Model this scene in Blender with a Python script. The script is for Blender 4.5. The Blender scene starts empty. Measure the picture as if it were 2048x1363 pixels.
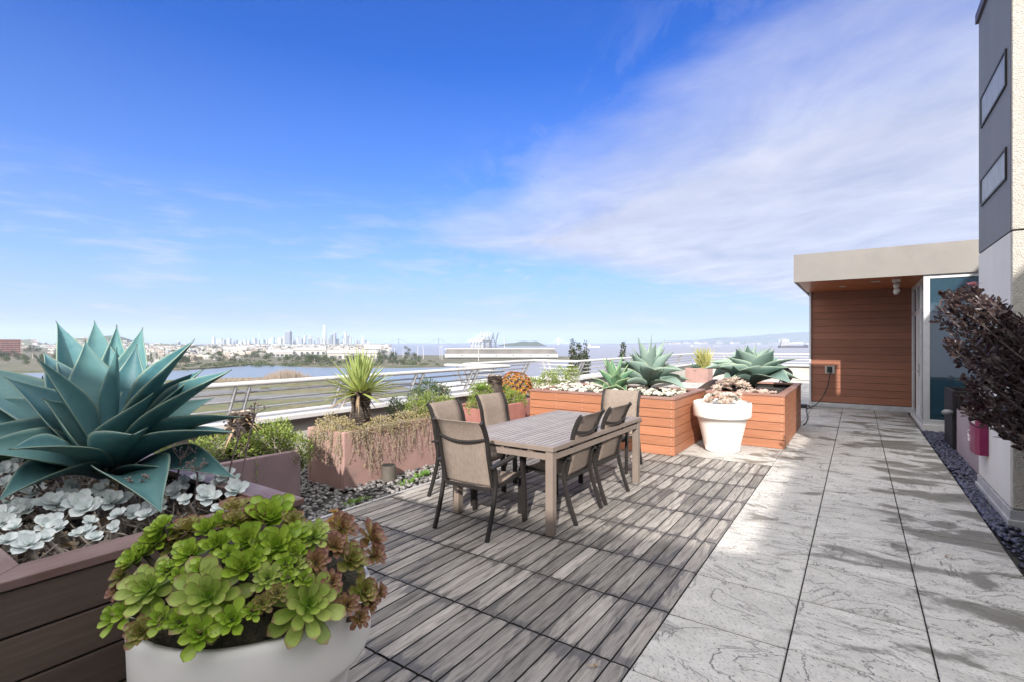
import bpy, math, random
from mathutils import Vector, Matrix, Euler
from mathutils import noise as mnoise
V = Vector
SC = bpy.context.scene
COL = SC.collection
rnd = random.Random(11)
PI = math.pi
# ------------------------------------------------------------------ survey
FPX, CX, HY, EYE = 1010.0, 1024.0, 684.0, 1.577
SN, CS = 0.565, 0.825
def W(px, py, d):
    l = (px - CX) / FPX * d
    return V((-SN * d + CS * l, CS * d + SN * l, EYE - (py - HY) * d / FPX))
def G(px, py, z=0.0):
    return W(px, py, FPX * (EYE - z) / (py - HY))
def HV(px, d):
    p = W(px, HY, d); return p.x, p.y
def RU(a, b): return rnd.uniform(a, b)
def lerp(a, b, t): return a + (b - a) * t
# ------------------------------------------------------------------ materials
def new_mat(name):
    m = bpy.data.materials.new(name); m.use_nodes = True
    nt = m.node_tree
    return m, nt, nt.nodes['Principled BSDF'], nt.nodes['Material Output']
def nd(nt, t, **kw):
    n = nt.nodes.new(t)
    for k, v in kw.items():
        if k == 'ins':
            for kk, vv in v.items():
                if hasattr(vv, 'links') or isinstance(vv, bpy.types.NodeSocket): nt.links.new(vv, n.inputs[kk])
                else: n.inputs[kk].default_value = vv
        else: setattr(n, k, v)
    return n
def c4(c): return (c[0], c[1], c[2], 1.0)
def mth(nt, op, a, b=0.0, c=0.0, clamp=False):
    n = nt.nodes.new('ShaderNodeMath'); n.operation = op; n.use_clamp = clamp
    for i, x in enumerate((a, b, c)):
        if isinstance(x, bpy.types.NodeSocket): nt.links.new(x, n.inputs[i])
        else: n.inputs[i].default_value = x
    return n.outputs[0]
def mixc(nt, f, a, b, mode='MIX'):
    n = nt.nodes.new('ShaderNodeMix'); n.data_type = 'RGBA'; n.blend_type = mode
    for s, x in ((n.inputs[0], f), (n.inputs[6], a), (n.inputs[7], b)):
        if isinstance(x, bpy.types.NodeSocket): nt.links.new(x, s)
        elif isinstance(x, (int, float)): s.default_value = x
        else: s.default_value = c4(x)
    return n.outputs[2]
def ramp(nt, f, stops):
    n = nt.nodes.new('ShaderNodeValToRGB'); nt.links.new(f, n.inputs[0])
    e = n.color_ramp.elements
    while len(e) < len(stops): e.new(0.5)
    for i, (p, c) in enumerate(stops):
        e[i].position = p
        e[i].color = c4(c) if isinstance(c, (tuple, list)) else (c, c, c, 1)
    return n.outputs[0]
def coords(nt, scale=(1, 1, 1), kind='Object', rot=(0, 0, 0)):
    tc = nt.nodes.new('ShaderNodeTexCoord')
    mp = nt.nodes.new('ShaderNodeMapping'); mp.inputs['Scale'].default_value = scale
    mp.inputs['Rotation'].default_value = rot
    nt.links.new(tc.outputs[kind], mp.inputs['Vector'])
    return mp.outputs[0]
def noise_n(nt, vec, scale, detail=4, rough=.55, dist=0.0):
    n = nd(nt, 'ShaderNodeTexNoise', ins={'Scale': scale, 'Detail': detail, 'Roughness': rough, 'Distortion': dist})
    nt.links.new(vec, n.inputs['Vector'])
    return n.outputs['Fac']
def bumpn(nt, bsdf, h, strength=.3, dist=.01):
    b = nd(nt, 'ShaderNodeBump', ins={'Strength': strength, 'Distance': dist, 'Height': h})
    nt.links.new(b.outputs[0], bsdf.inputs['Normal'])
def attr(nt, name='tint'):
    a = nt.nodes.new('ShaderNodeAttribute'); a.attribute_name = name
    s = nt.nodes.new('ShaderNodeSeparateColor'); nt.links.new(a.outputs['Color'], s.inputs[0])
    return s.outputs[0], s.outputs[1], s.outputs[2]
def plain(name, col, col2=None, scale=8.0, rough=.6, bump=0.0, bscale=60.0, metal=0.0, stretch=(1, 1, 1), spec=.5, rand=0.0, lo=.3, hi=.7, bdist=.006, tint=0.0, dirt=None, dscale=2.0, dlo=.55, dhi=.7):
    m, nt, b, out = new_mat(name)
    vec = coords(nt, stretch)
    c = None
    if col2 is not None:
        c = ramp(nt, noise_n(nt, vec, scale), [(lo, col), (hi, col2)])
    if dirt is not None:
        f = ramp(nt, noise_n(nt, vec, dscale, 6, .65), [(dlo, 0.0), (dhi, 1.0)])
        c = mixc(nt, f, c if c is not None else col, dirt)
    if rand:
        oi = nt.nodes.new('ShaderNodeObjectInfo')
        v = mth(nt, 'MULTIPLY_ADD', oi.outputs['Random'], 2 * rand, 1 - rand)
        hsv = nd(nt, 'ShaderNodeHueSaturation', ins={'Value': v})
        if c is not None: nt.links.new(c, hsv.inputs['Color'])
        else: hsv.inputs['Color'].default_value = c4(col)
        c = hsv.outputs[0]
    if tint:
        r, g, bl = attr(nt)
        v = mth(nt, 'MULTIPLY_ADD', bl, 2 * tint, 1 - tint)
        hsv = nd(nt, 'ShaderNodeHueSaturation', ins={'Value': v})
        if c is not None: nt.links.new(c, hsv.inputs['Color'])
        else: hsv.inputs['Color'].default_value = c4(col)
        c = hsv.outputs[0]
    if c is None: b.inputs['Base Color'].default_value = c4(col)
    else: nt.links.new(c, b.inputs['Base Color'])
    b.inputs['Roughness'].default_value = rough
    b.inputs['Metallic'].default_value = metal
    b.inputs['Specular IOR Level'].default_value = spec
    if bump: bumpn(nt, b, noise_n(nt, vec, bscale, 3), bump, bdist)
    return m
def leafmat(name, base, base2, edge, tip, rough=.45, trans=.25, edge_lo=.86, tip_lo=.9, inner=None, spec=.4, spots=None, tcol=None):
    """tint R = distance from midrib, G = position along the leaf, B = random per leaf"""
    m, nt, b, out = new_mat(name)
    r, g, bl = attr(nt)
    vec = coords(nt)
    n = noise_n(nt, vec, 14, 5, .6)
    f = mth(nt, 'ADD', mth(nt, 'MULTIPLY', n, .6), mth(nt, 'MULTIPLY', bl, .5))
    c = ramp(nt, f, [(.28, base), (.78, base2)])
    if inner is not None: c = mixc(nt, ramp(nt, g, [(.05, 1.0), (.55, 0.0)]), c, inner)
    if spots is not None:
        c = mixc(nt, ramp(nt, noise_n(nt, vec, 26, 5, .7), [(.66, 0.0), (.74, .8)]), c, spots)
    e = ramp(nt, mth(nt, 'ADD', r, mth(nt, 'MULTIPLY', n, .06)), [(edge_lo, 0.0), (min(edge_lo + .1, 1), 1.0)])
    c = mixc(nt, e, c, edge)
    t = ramp(nt, mth(nt, 'ADD', g, mth(nt, 'MULTIPLY', mth(nt, 'SUBTRACT', n, .5), .1)), [(tip_lo, 0.0), (min(tip_lo + .12, 1), 1.0)])
    c = mixc(nt, t, c, tip)
    nt.links.new(c, b.inputs['Base Color'])
    b.inputs['Roughness'].default_value = rough
    b.inputs['Specular IOR Level'].default_value = spec
    if trans > 0:
        tr = nt.nodes.new('ShaderNodeBsdfTranslucent')
        nt.links.new(mixc(nt, .5, c, tcol or base2), tr.inputs['Color'])
        mx = nd(nt, 'ShaderNodeMixShader', ins={0: trans})
        nt.links.new(b.outputs[0], mx.inputs[1]); nt.links.new(tr.outputs[0], mx.inputs[2])
        nt.links.new(mx.outputs[0], out.inputs['Surface'])
    return m
# ------------------------------------------------------------------ mesh builder
class M:
    def __init__(s): s.v = []; s.f = []; s.mi = []; s.c = []; s.cur = (0.5, 0.5, 0.5)
    def add(s, pts, faces, mi=0, cols=None):
        o = len(s.v); s.v.extend([tuple(p) for p in pts])
        s.c.extend(cols if cols is not None else [s.cur] * len(pts))
        for f in faces: s.f.append(tuple(i + o for i in f)); s.mi.append(mi)
    def box(s, x0, x1, y0, y1, z0, z1, mi=0):
        s.add([(x0,y0,z0),(x1,y0,z0),(x1,y1,z0),(x0,y1,z0),(x0,y0,z1),(x1,y0,z1),(x1,y1,z1),(x0,y1,z1)],
              [(0,3,2,1),(4,5,6,7),(0,1,5,4),(1,2,6,5),(2,3,7,6),(3,0,4,7)], mi)
    def obox(s, c, ux, uy, uz, hx, hy, hz, mi=0):
        P = []
        for z in (-hz, hz):
            for x, y in ((-hx,-hy),(hx,-hy),(hx,hy),(-hx,hy)): P.append(c + ux*x + uy*y + uz*z)
        s.add(P, [(0,3,2,1),(4,5,6,7),(0,1,5,4),(1,2,6,5),(2,3,7,6),(3,0,4,7)], mi)
    def bar(s, a, b, w, h, up=(0,0,1), mi=0):
        a, b = V(a), V(b); d = b - a; L = d.length
        if L < 1e-6: return
        d.normalize(); u = V(up)
        if abs(d.dot(u)) > .98: u = V((1, 0, 0))
        x = d.cross(u).normalized(); z = x.cross(d)
        s.obox((a + b) / 2, x, d, z, w/2, L/2, h/2, mi)
    def tube(s, pts, r, n=8, mi=0, caps=True):
        pts = [V(p) for p in pts]; k = len(pts); P = []; F = []
        up = V((0, 0, 1)); prev = None
        for i, p in enumerate(pts):
            t = (pts[min(i+1, k-1)] - pts[max(i-1, 0)]).normalized()
            if prev is None:
                x = t.cross(up)
                if x.length < .05: x = t.cross(V((1, 0, 0)))
            else: x = prev - t * prev.dot(t)
            x.normalize(); prev = x; y = t.cross(x)
            rr = r[i] if isinstance(r, (list, tuple)) else r
            for j in range(n):
                a = 2*PI*j/n; P.append(p + (x*math.cos(a) + y*math.sin(a))*rr)
        for i in range(k-1):
            for j in range(n):
                a, b = i*n+j, i*n+(j+1) % n; F.append((a, b, b+n, a+n))
        if caps: F.append(tuple(range(n-1, -1, -1))); F.append(tuple(range((k-1)*n, k*n)))
        s.add(P, F, mi)
    def strap(s, pts, w, h, side, mi=0):
        """flat bar along a curved path; side = direction of its width"""
        pts = [V(p) for p in pts]; k = len(pts); P = []; F = []; side = V(side).normalized()
        for i, p in enumerate(pts):
            t = (pts[min(i+1, k-1)] - pts[max(i-1, 0)]).normalized(); nrm = side.cross(t).normalized()
            for a, b in ((-1,-1),(1,-1),(1,1),(-1,1)): P.append(p + side*a*w/2 + nrm*b*h/2)
        for i in range(k-1):
            for j in range(4): a, b = i*4+j, i*4+(j+1) % 4; F.append((a, b, b+4, a+4))
        F.append((3,2,1,0)); F.append(tuple(range((k-1)*4, k*4)))
        s.add(P, F, mi)
    def lathe(s, prof, n=32, c=(0,0,0), mi=0, wob=0.0):
        P = []; F = []; k = len(prof)
        for (r, z) in prof:
            for j in range(n):
                a = 2*PI*j/n; P.append((c[0]+r*math.cos(a), c[1]+r*math.sin(a), c[2]+z))
        for i in range(k-1):
            for j in range(n):
                a, b = i*n+j, i*n+(j+1) % n; F.append((a, b, b+n, a+n))
        F.append(tuple(range(n-1, -1, -1))); F.append(tuple(range((k-1)*n, k*n)))
        s.add(P, F, mi)
    def grid(s, rows, mi=0, cols=None):
        n = len(rows); k = len(rows[0]); F = []
        for i in range(n-1):
            for j in range(k-1): a = i*k+j; F.append((a, a+1, a+k+1, a+k))
        s.add([p for r in rows for p in r], F, mi, [c for r in cols for c in r] if cols else None)
    def prism(s, poly, z0, z1, mi=0):
        n = len(poly)
        s.add([(x,y,z0) for x,y in poly] + [(x,y,z1) for x,y in poly],
              [tuple(range(n-1,-1,-1)), tuple(range(n,2*n))] + [(i,(i+1)%n,(i+1)%n+n,i+n) for i in range(n)], mi)
    def mesh(s, name, mats, smooth=False, off=None):
        me = bpy.data.meshes.new(name)
        vs = s.v if off is None else [(x-off[0], y-off[1], z-off[2]) for x, y, z in s.v]
        me.from_pydata(vs, [], s.f); me.update()
        for m in (mats if isinstance(mats, (list, tuple)) else [mats]): me.materials.append(m)
        if any(s.mi): me.polygons.foreach_set('material_index', s.mi)
        if smooth: me.polygons.foreach_set('use_smooth', [True]*len(s.f))
        a = me.attributes.new('tint', 'FLOAT_COLOR', 'POINT')
        a.data.foreach_set('color', [x for c in s.c for x in (c[0], c[1], c[2], 1.0)])
        return me
    def build(s, name, mats, parent=None, smooth=False, bevel=0, solid=0, loc=None, world=True):
        off = None
        if parent is not None and world:
            off = parent.location
        if parent is None and loc is not None: off = loc
        me = s.mesh(name, mats, smooth, off)
        o = bpy.data.objects.new(name, me); COL.objects.link(o)
        if parent is not None: o.parent = parent
        elif loc is not None: o.location = loc
        if bevel:
            b = o.modifiers.new('bevel', 'BEVEL'); b.width = bevel; b.segments = 2; b.limit_method = 'ANGLE'
        if solid:
            b = o.modifiers.new('solid', 'SOLIDIFY'); b.thickness = solid; b.offset = 0
        return o
def tag(o, label, cat, group=None):
    o['label'] = label; o['category'] = cat
    if group: o['group'] = group
    return o
def kind(o, k): o['kind'] = k; return o
def thing(name, label, cat, loc=(0,0,0), group=None, rz=0.0):
    o = bpy.data.objects.new(name, None); COL.objects.link(o); o.location = loc; o.rotation_euler = (0, 0, rz)
    o.empty_display_size = .1
    return tag(o, label, cat, group)
def dup(root, loc, rz=0.0, label=None, scale=None, group=None):
    r = root.copy(); COL.objects.link(r); r.location = loc; r.rotation_euler = (root.rotation_euler.x, root.rotation_euler.y, rz)
    if label: r['label'] = label
    if group: r['group'] = group
    if scale: r.scale = (scale,)*3
    for ch in list(root.children):
        c = ch.copy(); COL.objects.link(c); c.parent = r
        for g in list(ch.children):
            q = g.copy(); COL.objects.link(q); q.parent = c
    return r
def inst(me, name, parent, loc, rot=None, scale=1.0):
    o = bpy.data.objects.new(name, me); COL.objects.link(o)
    if parent is not None: o.parent = parent; loc = V(loc) - parent.location
    o.location = loc; o.scale = (scale,)*3
    if rot is not None: o.rotation_mode = 'QUATERNION'; o.rotation_quaternion = rot
    return o
def facing(n, spin=0.0):
    n = V(n).normalized()
    return n.to_track_quat('Z', 'Y') @ Euler((0, 0, spin)).to_quaternion()
# ------------------------------------------------------------------ plant shapes
def leaf(m, base, tip, w, nref, bend=.1, cup=.3, shape='agave', n=12, k=7, rb=None, curl=0.0, fold=0.0, mi=0):
    base, tip, nref = V(base), V(tip), V(nref).normalized()
    ctrl = (base + tip)/2 + nref*bend
    rb = rnd.random() if rb is None else rb
    rows = []; cols = []
    for i in range(n+1):
        t = i/n
        p = base*(1-t)**2 + ctrl*2*t*(1-t) + tip*t*t
        d = ((ctrl-base)*2*(1-t) + (tip-ctrl)*2*t).normalized()
        x = d.cross(nref)
        if x.length < .02: x = d.cross(V((.3, .5, .2)))
        x.normalize(); N = x.cross(d)
        if curl: 
            q = Matrix.Rotation(curl*t, 3, d); x = q @ x; N = q @ N
        if shape == 'agave':
            if t < .5: wt = .42 + .58*math.sin(PI/2*t/.5)
            else:
                q = (t-.5)/.5; wt = max(0.0, (1-q**1.4))**1.3
                if q > .86: wt = max(wt, .035*(1-q)/.14)
        elif shape == 'spoon':
            wt = .22 + .78*math.sin(PI/2*min(t/.74, 1))**1.7
            if t > .74: q = (t-.74)/.26; wt = math.sqrt(max(0, 1-q*q))*.98+.02
        elif shape == 'round':
            wt = .25 + .75*math.sin(PI/2*min(t/.6, 1))
            if t > .6: q = (t-.6)/.4; wt = math.sqrt(max(0, 1-q*q))
        elif shape == 'point':
            wt = .3 + .7*math.sin(PI/2*min(t/.5, 1))
            if t > .5: q = (t-.5)/.5; wt = 1-q**1.7
        else:  # sword
            wt = (.8 + .2*math.sin(PI*t)) if t < .45 else (1-((t-.45)/.55)**1.6)
        row = []; cr = []
        for j in range(k):
            u = -1 + 2*j/(k-1)
            row.append(p + x*(u*w*.5*wt) + N*(cup*w*.5*wt*(u*u*(1-fold) + abs(u)*fold)))
            cr.append((abs(u), t, rb))
        rows.append(row); cols.append(cr)
    m.grid(rows, mi, cols)
def rosette(m, r, n, shape='spoon', wr=.42, inner=76, outer=8, cup=.35, droop=.0, seed=0, k=5, nn=6, lmin=.22, c=V((0,0,0)), jit=.08):
    rg = random.Random(seed)
    for i in range(n):
        a = (i+.5)/n; az = i*2.39996 + rg.uniform(-.12, .12)
        L = r*(lmin + (1-lmin)*a**.75)*rg.uniform(1-jit, 1+jit)
        el = math.radians(lerp(inner, outer, a**.8) + rg.uniform(-6, 6))
        d = V((math.cos(az)*math.cos(el), math.sin(az)*math.cos(el), math.sin(el)))
        nr = V((-math.cos(az)*math.sin(el), -math.sin(az)*math.sin(el), math.cos(el)))
        b = c + V((math.cos(az), math.sin(az), 0))*.03*r + V((0, 0, .12*r*(1-a)))
        leaf(m, b, b + d*L - V((0, 0, droop*L*a)), wr*L*rg.uniform(.9, 1.1) + .04*r, nr, bend=-.06*L, cup=cup, shape=shape, n=nn, k=k, rb=rg.random())
def tiny(m, p, size, dirv=None, mi=0, asp=.5, rb=None):
    """one small leaf: folded rhomb"""
    d = V((RU(-1,1), RU(-1,1), RU(-1,1))) if dirv is None else V(dirv)
    d.normalize()
    x = d.cross(V((RU(-1,1), RU(-1,1), RU(-1,1))))
    if x.length < .05: x = d.cross(V((1, .3, .2)))
    x.normalize(); nn = x.cross(d)
    rb = rnd.random() if rb is None else rb
    p = V(p)
    m.add([p, p + d*size*.55 + x*size*asp*.5 + nn*size*.1, p + d*size, p + d*size*.55 - x*size*asp*.5 + nn*size*.1], [(0,1,2),(0,2,3)], mi,
          [(0,0,rb),(1,.5,rb),(0,1,rb),(1,.5,rb)])
def foliage(m, blobs, n, size, asp=.5, up=.3, shell=.5, mi=0):
    tot = sum(b[1]**2 for b in blobs)
    for (c, r, *sq) in blobs:
        sz = sq[0] if sq else (1, 1, 1)
        cnt = int(n*r*r/tot)
        for i in range(cnt):
            d = V((rnd.gauss(0,1), rnd.gauss(0,1), rnd.gauss(0,1))).normalized()
            q = lerp(shell, 1.0, rnd.random()**.6)*r*(1+.35*mnoise.noise(d*2.3+V(c)*1.7))
            p = V(c) + V((d.x*q*sz[0], d.y*q*sz[1], d.z*q*sz[2]))
            tiny(m, p, size*RU(.6, 1.3), d + V((RU(-1,1), RU(-1,1), RU(-.6,1)+up)), mi, asp)
def ball(m, c, rx, ry, rz, n=8, k=5, mi=0, ux=V((1,0,0)), uy=V((0,1,0)), uz=V((0,0,1)), rb=None):
    col = (.5, .5, rnd.random() if rb is None else rb)
    P = [c + uz*rz]; F = []
    for i in range(1, k):
        th = PI*i/k
        for j in range(n):
            a = 2*PI*j/n; P.append(c + ux*rx*math.sin(th)*math.cos(a) + uy*ry*math.sin(th)*math.sin(a) + uz*rz*math.cos(th))
    P.append(c - uz*rz); e = len(P)-1
    for j in range(n): F.append((0, 1+j, 1+(j+1) % n)); F.append((e, 1+(k-2)*n+(j+1) % n, 1+(k-2)*n+j))
    for i in range(k-2):
        for j in range(n):
            a, b = 1+i*n+j, 1+i*n+(j+1) % n; F.append((a, a+n, b+n, b))
    m.add(P, F, mi, [col]*len(P))
# ------------------------------------------------------------------ camera, sun, sky
cam = bpy.data.cameras.new('camera'); camo = bpy.data.objects.new('camera', cam); COL.objects.link(camo)
cam.sensor_width = 36; cam.lens = 36*FPX/2048; cam.shift_y = (HY-681.5)/2048
cam.clip_start = .05; cam.clip_end = 60000
camo.location = (0, 0, EYE); camo.rotation_euler = (PI/2, 0, math.atan2(SN, CS))
SC.camera = camo
SUNV = V((.83, -1.68, 1.0)).normalized()
sl = bpy.data.lights.new('sun', 'SUN'); so = bpy.data.objects.new('sun', sl); COL.objects.link(so)
sl.energy = 4.7; sl.angle = math.radians(.5); sl.color = (1, .93, .84)
so.rotation_euler = SUNV.to_track_quat('Z', 'Y').to_euler()
wd = bpy.data.worlds.new('World'); SC.world = wd; wd.use_nodes = True
nt = wd.node_tree; bg = nt.nodes['Background']
sky = nt.nodes.new('ShaderNodeTexSky'); sky.sky_type = 'NISHITA'; sky.sun_disc = False
sky.sun_elevation = math.asin(SUNV.z); sky.sun_rotation = math.atan2(SUNV.x, SUNV.y)
sky.air_density = 1.0; sky.dust_density = .6; sky.ozone_density = 2.0; sky.altitude = 20
tc = nt.nodes.new('ShaderNodeTexCoord'); sp = nt.nodes.new('ShaderNodeSeparateXYZ')
nt.links.new(tc.outputs['Generated'], sp.inputs[0])
gx, gy, gz = sp.outputs
zc = mth(nt, 'MAXIMUM', gz, .015)
La = mth(nt, 'DIVIDE', mth(nt, 'ADD', mth(nt, 'MULTIPLY', gx, CS), mth(nt, 'MULTIPLY', gy, SN)), zc)
Fo = mth(nt, 'DIVIDE', mth(nt, 'ADD', mth(nt, 'MULTIPLY', gx, -SN), mth(nt, 'MULTIPLY', gy, CS)), zc)
cb = nt.nodes.new('ShaderNodeCombineXYZ'); nt.links.new(La, cb.inputs[0]); nt.links.new(Fo, cb.inputs[1])
def skynoise(scale, stretch, off, detail=6, rough=.6, dist=.0):
    mp = nt.nodes.new('ShaderNodeMapping'); mp.inputs['Scale'].default_value = stretch; mp.inputs['Location'].default_value = off
    mp.inputs['Rotation'].default_value = (0, 0, .5)
    nt.links.new(cb.outputs[0], mp.inputs[0]); return noise_n(nt, mp.outputs[0], scale, detail, rough, dist)
n1 = skynoise(.55, (1, 1, 1), (3.1, 1.7, 0)); n2 = skynoise(1.6, (1, .6, 1), (9.3, 4.7, 0), 8, .62, .3)
e1 = mth(nt, 'ADD', mth(nt, 'SUBTRACT', La, .72), mth(nt, 'MULTIPLY', mth(nt, 'SUBTRACT', Fo, 2.3), .5))
e2 = mth(nt, 'SUBTRACT', mth(nt, 'ADD', La, .7), mth(nt, 'SUBTRACT', Fo, 5.0))
ins_ = mth(nt, 'MINIMUM', e1, e2)
ins_ = mth(nt, 'ADD', ins_, mth(nt, 'ADD', mth(nt, 'MULTIPLY', mth(nt, 'SUBTRACT', n1, .5), 1.5), mth(nt, 'MULTIPLY', mth(nt, 'SUBTRACT', n2, .5), .9)))
cmask = ramp(nt, mth(nt, 'MULTIPLY_ADD', ins_, .42, .5), [(.3, 0), (.52, .5), (.9, 1)])
# thin streaks and small low cumulus
az = mth(nt, 'ARCTAN2', gx, gy); el = mth(nt, 'ARCSINE', gz)
cb2 = nt.nodes.new('ShaderNodeCombineXYZ'); nt.links.new(mth(nt, 'MULTIPLY', az, 7.0), cb2.inputs[0]); nt.links.new(mth(nt, 'MULTIPLY', el, 42.0), cb2.inputs[1])
n3 = noise_n(nt, cb2.outputs[0], 1.0, 7, .6, .2)
band = ramp(nt, el, [(.0, .2), (.04, 1), (.09, .7), (.2, .55), (.3, .0)])
low = mth(nt, 'MULTIPLY', ramp(nt, n3, [(.5, 0), (.68, .75)]), band)
n4 = skynoise(2.2, (1.6, .7, 1), (1.3, 8.8, 0), 8, .65, .4)
wisp = mth(nt, 'MULTIPLY', ramp(nt, n4, [(.5, 0), (.75, .6)]), ramp(nt, mth(nt, 'MULTIPLY_ADD', e1, .3, .5), [(.22, 0), (.5, 1)]))
allm = mth(nt, 'MAXIMUM', mth(nt, 'MAXIMUM', cmask, low), wisp)
hs = nd(nt, 'ShaderNodeHueSaturation', ins={'Hue': .506, 'Saturation': 1.42, 'Value': 1.0}); nt.links.new(sky.outputs[0], hs.inputs['Color'])
skyc = mixc(nt, 1.0, hs.outputs[0], (.07, .60, 1.10), 'MULTIPLY')
skyc = mixc(nt, ramp(nt, el, [(.0, .95), (.05, .86), (.14, .52), (.30, .17), (.5, .0)]), skyc, (2.75, 3.2, 4.55))
CLB, CLD = (4.3, 4.35, 4.9), (2.75, 2.95, 3.85)
cc = mixc(nt, ramp(nt, n2, [(.3, 0), (.7, 1)]), CLD, CLB)
cc = mixc(nt, low, cc, (4.2, 4.35, 5.2))
vis = mixc(nt, mth(nt, 'MULTIPLY', allm, .9), skyc, cc)
# added bright sky overhead and behind the viewpoint, out of view, fills the shade
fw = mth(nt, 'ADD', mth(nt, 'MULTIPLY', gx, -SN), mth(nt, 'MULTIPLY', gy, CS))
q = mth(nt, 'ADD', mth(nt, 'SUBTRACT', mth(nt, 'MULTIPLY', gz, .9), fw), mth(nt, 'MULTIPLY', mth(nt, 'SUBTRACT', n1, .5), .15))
fill_sky = ramp(nt, mth(nt, 'MULTIPLY_ADD', q, 1.0, .4), [(.24, 0), (.62, 1)])
nt.links.new(mixc(nt, fill_sky, vis, (10.8, 10.5, 10.3)), bg.inputs['Color'])
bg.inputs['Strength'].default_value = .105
SC.view_settings.view_transform = 'Standard'; SC.view_settings.look = 'None'
SC.view_settings.exposure = .85; SC.view_settings.gamma = 1
SC.cycles.max_bounces = 8; SC.cycles.transparent_max_bounces = 12
SC.cycles.volume_bounces = 1; SC.cycles.caustics_reflective = False; SC.cycles.caustics_refractive = False
SC.cycles.use_denoising = True
# ------------------------------------------------------------------ materials of the terrace
def stone_mat():
    m, nt, b, out = new_mat('cleft stone')
    tc = nt.nodes.new('ShaderNodeTexCoord'); r, g, bl = attr(nt)
    sh = nt.nodes.new('ShaderNodeCombineXYZ'); nt.links.new(mth(nt, 'MULTIPLY', bl, 37.0), sh.inputs[0]); nt.links.new(mth(nt, 'MULTIPLY', bl, 91.0), sh.inputs[1])
    ad = nd(nt, 'ShaderNodeVectorMath', operation='ADD'); nt.links.new(tc.outputs['Object'], ad.inputs[0]); nt.links.new(sh.outputs[0], ad.inputs[1])
    mp = nt.nodes.new('ShaderNodeMapping'); mp.inputs['Rotation'].default_value = (0, 0, .95); mp.inputs['Scale'].default_value = (1.0, 1.65, 1)
    nt.links.new(ad.outputs[0], mp.inputs[0]); vec = mp.outputs[0]
    def off(dx, dy):
        o = nd(nt, 'ShaderNodeVectorMath', operation='ADD'); nt.links.new(vec, o.inputs[0]); o.inputs[1].default_value = (dx, dy, 0); return o.outputs[0]
    E_ = .004
    n, nx, ny = (noise_n(nt, v_, .95, 6, .58, .9) for v_ in (vec, off(E_, 0), off(0, E_)))
    lv = mth(nt, 'MULTIPLY', n, 9.0); fr = mth(nt, 'FRACT', lv)
    gr = mth(nt, 'ADD', mth(nt, 'ABSOLUTE', mth(nt, 'SUBTRACT', nx, n)), mth(nt, 'ABSOLUTE', mth(nt, 'SUBTRACT', ny, n)))
    dist = mth(nt, 'DIVIDE', fr, mth(nt, 'MAXIMUM', mth(nt, 'MULTIPLY', gr, 9.0/E_), .3))   # metres from the ledge
    n_lm = noise_n(nt, vec, 2.3, 3)
    crack = mth(nt, 'MULTIPLY', ramp(nt, mth(nt, 'MULTIPLY', dist, 60.0), [(0, 1.0), (.22, 1.0), (.5, .0)]), ramp(nt, n_lm, [(.37, 0.0), (.48, 1.0)]))
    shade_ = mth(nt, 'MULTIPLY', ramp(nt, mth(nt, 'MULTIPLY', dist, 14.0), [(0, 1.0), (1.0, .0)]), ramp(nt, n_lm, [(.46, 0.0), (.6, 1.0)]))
    fine = noise_n(nt, vec, 42, 5, .7)
    mp3 = nt.nodes.new('ShaderNodeMapping'); mp3.inputs['Scale'].default_value = (1, 2.6, 1); nt.links.new(vec, mp3.inputs[0])
    pits = ramp(nt, noise_n(nt, mp3.outputs[0], 30, 2, .5), [(.35, 1.0), (.39, 0.0)])
    c = ramp(nt, noise_n(nt, vec, 5.0, 5, .6), [(.3, (.42, .408, .39)), (.7, (.59, .575, .552))])
    c = mixc(nt, mth(nt, 'MULTIPLY', bl, .22), c, (.30, .29, .27))
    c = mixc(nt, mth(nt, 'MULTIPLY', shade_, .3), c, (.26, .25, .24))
    c = mixc(nt, mth(nt, 'MULTIPLY', ramp(nt, fine, [(.35, 1), (.62, 0)]), .28), c, (.2, .2, .2))
    c = mixc(nt, mth(nt, 'MULTIPLY', pits, .7), c, (.09, .09, .09))
    c = mixc(nt, mth(nt, 'MULTIPLY', crack, .72), c, (.07, .07, .075))
    # damp patches left by the rain, green-brown where they stay longest by the right edge
    mp2 = nt.nodes.new('ShaderNodeMapping'); mp2.inputs['Scale'].default_value = (1.3, 2.3, 1); mp2.inputs['Rotation'].default_value = (0, 0, -.25)
    nt.links.new(tc.outputs['Object'], mp2.inputs[0])
    sx = nt.nodes.new('ShaderNodeSeparateXYZ'); nt.links.new(tc.outputs['Object'], sx.inputs[0])
    wet_n = noise_n(nt, mp2.outputs[0], 1.25, 6, .6, .5)
    bias = mth(nt, 'ADD', mth(nt, 'MULTIPLY', ramp(nt, mth(nt, 'MULTIPLY_ADD', sx.outputs[1], .08, .0), [(.25, 0.0), (.7, 1.0)]), .05), mth(nt, 'MULTIPLY', ramp(nt, mth(nt, 'MULTIPLY_ADD', sx.outputs[0], .4, .5), [(.4, 0), (.85, 1)]), .10))
    wet = ramp(nt, mth(nt, 'ADD', wet_n, bias), [(.585, 0), (.655, 1)])
    c = mixc(nt, mth(nt, 'MULTIPLY', wet, .74), c, (.075, .07, .052))
    nt.links.new(c, b.inputs['Base Color'])
    nt.links.new(mth(nt, 'MULTIPLY_ADD', wet, -.35, .75), b.inputs['Roughness'])
    h = mth(nt, 'ADD', mth(nt, 'MULTIPLY', mth(nt, 'ADD', mth(nt, 'FLOOR', lv), mth(nt, 'MULTIPLY', ramp(nt, fr, [(.0, 0), (.12, 1)]), 1.0)), .9), mth(nt, 'MULTIPLY', fine, .5))
    bumpn(nt, b, h, .8, .006)
    return m
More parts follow.
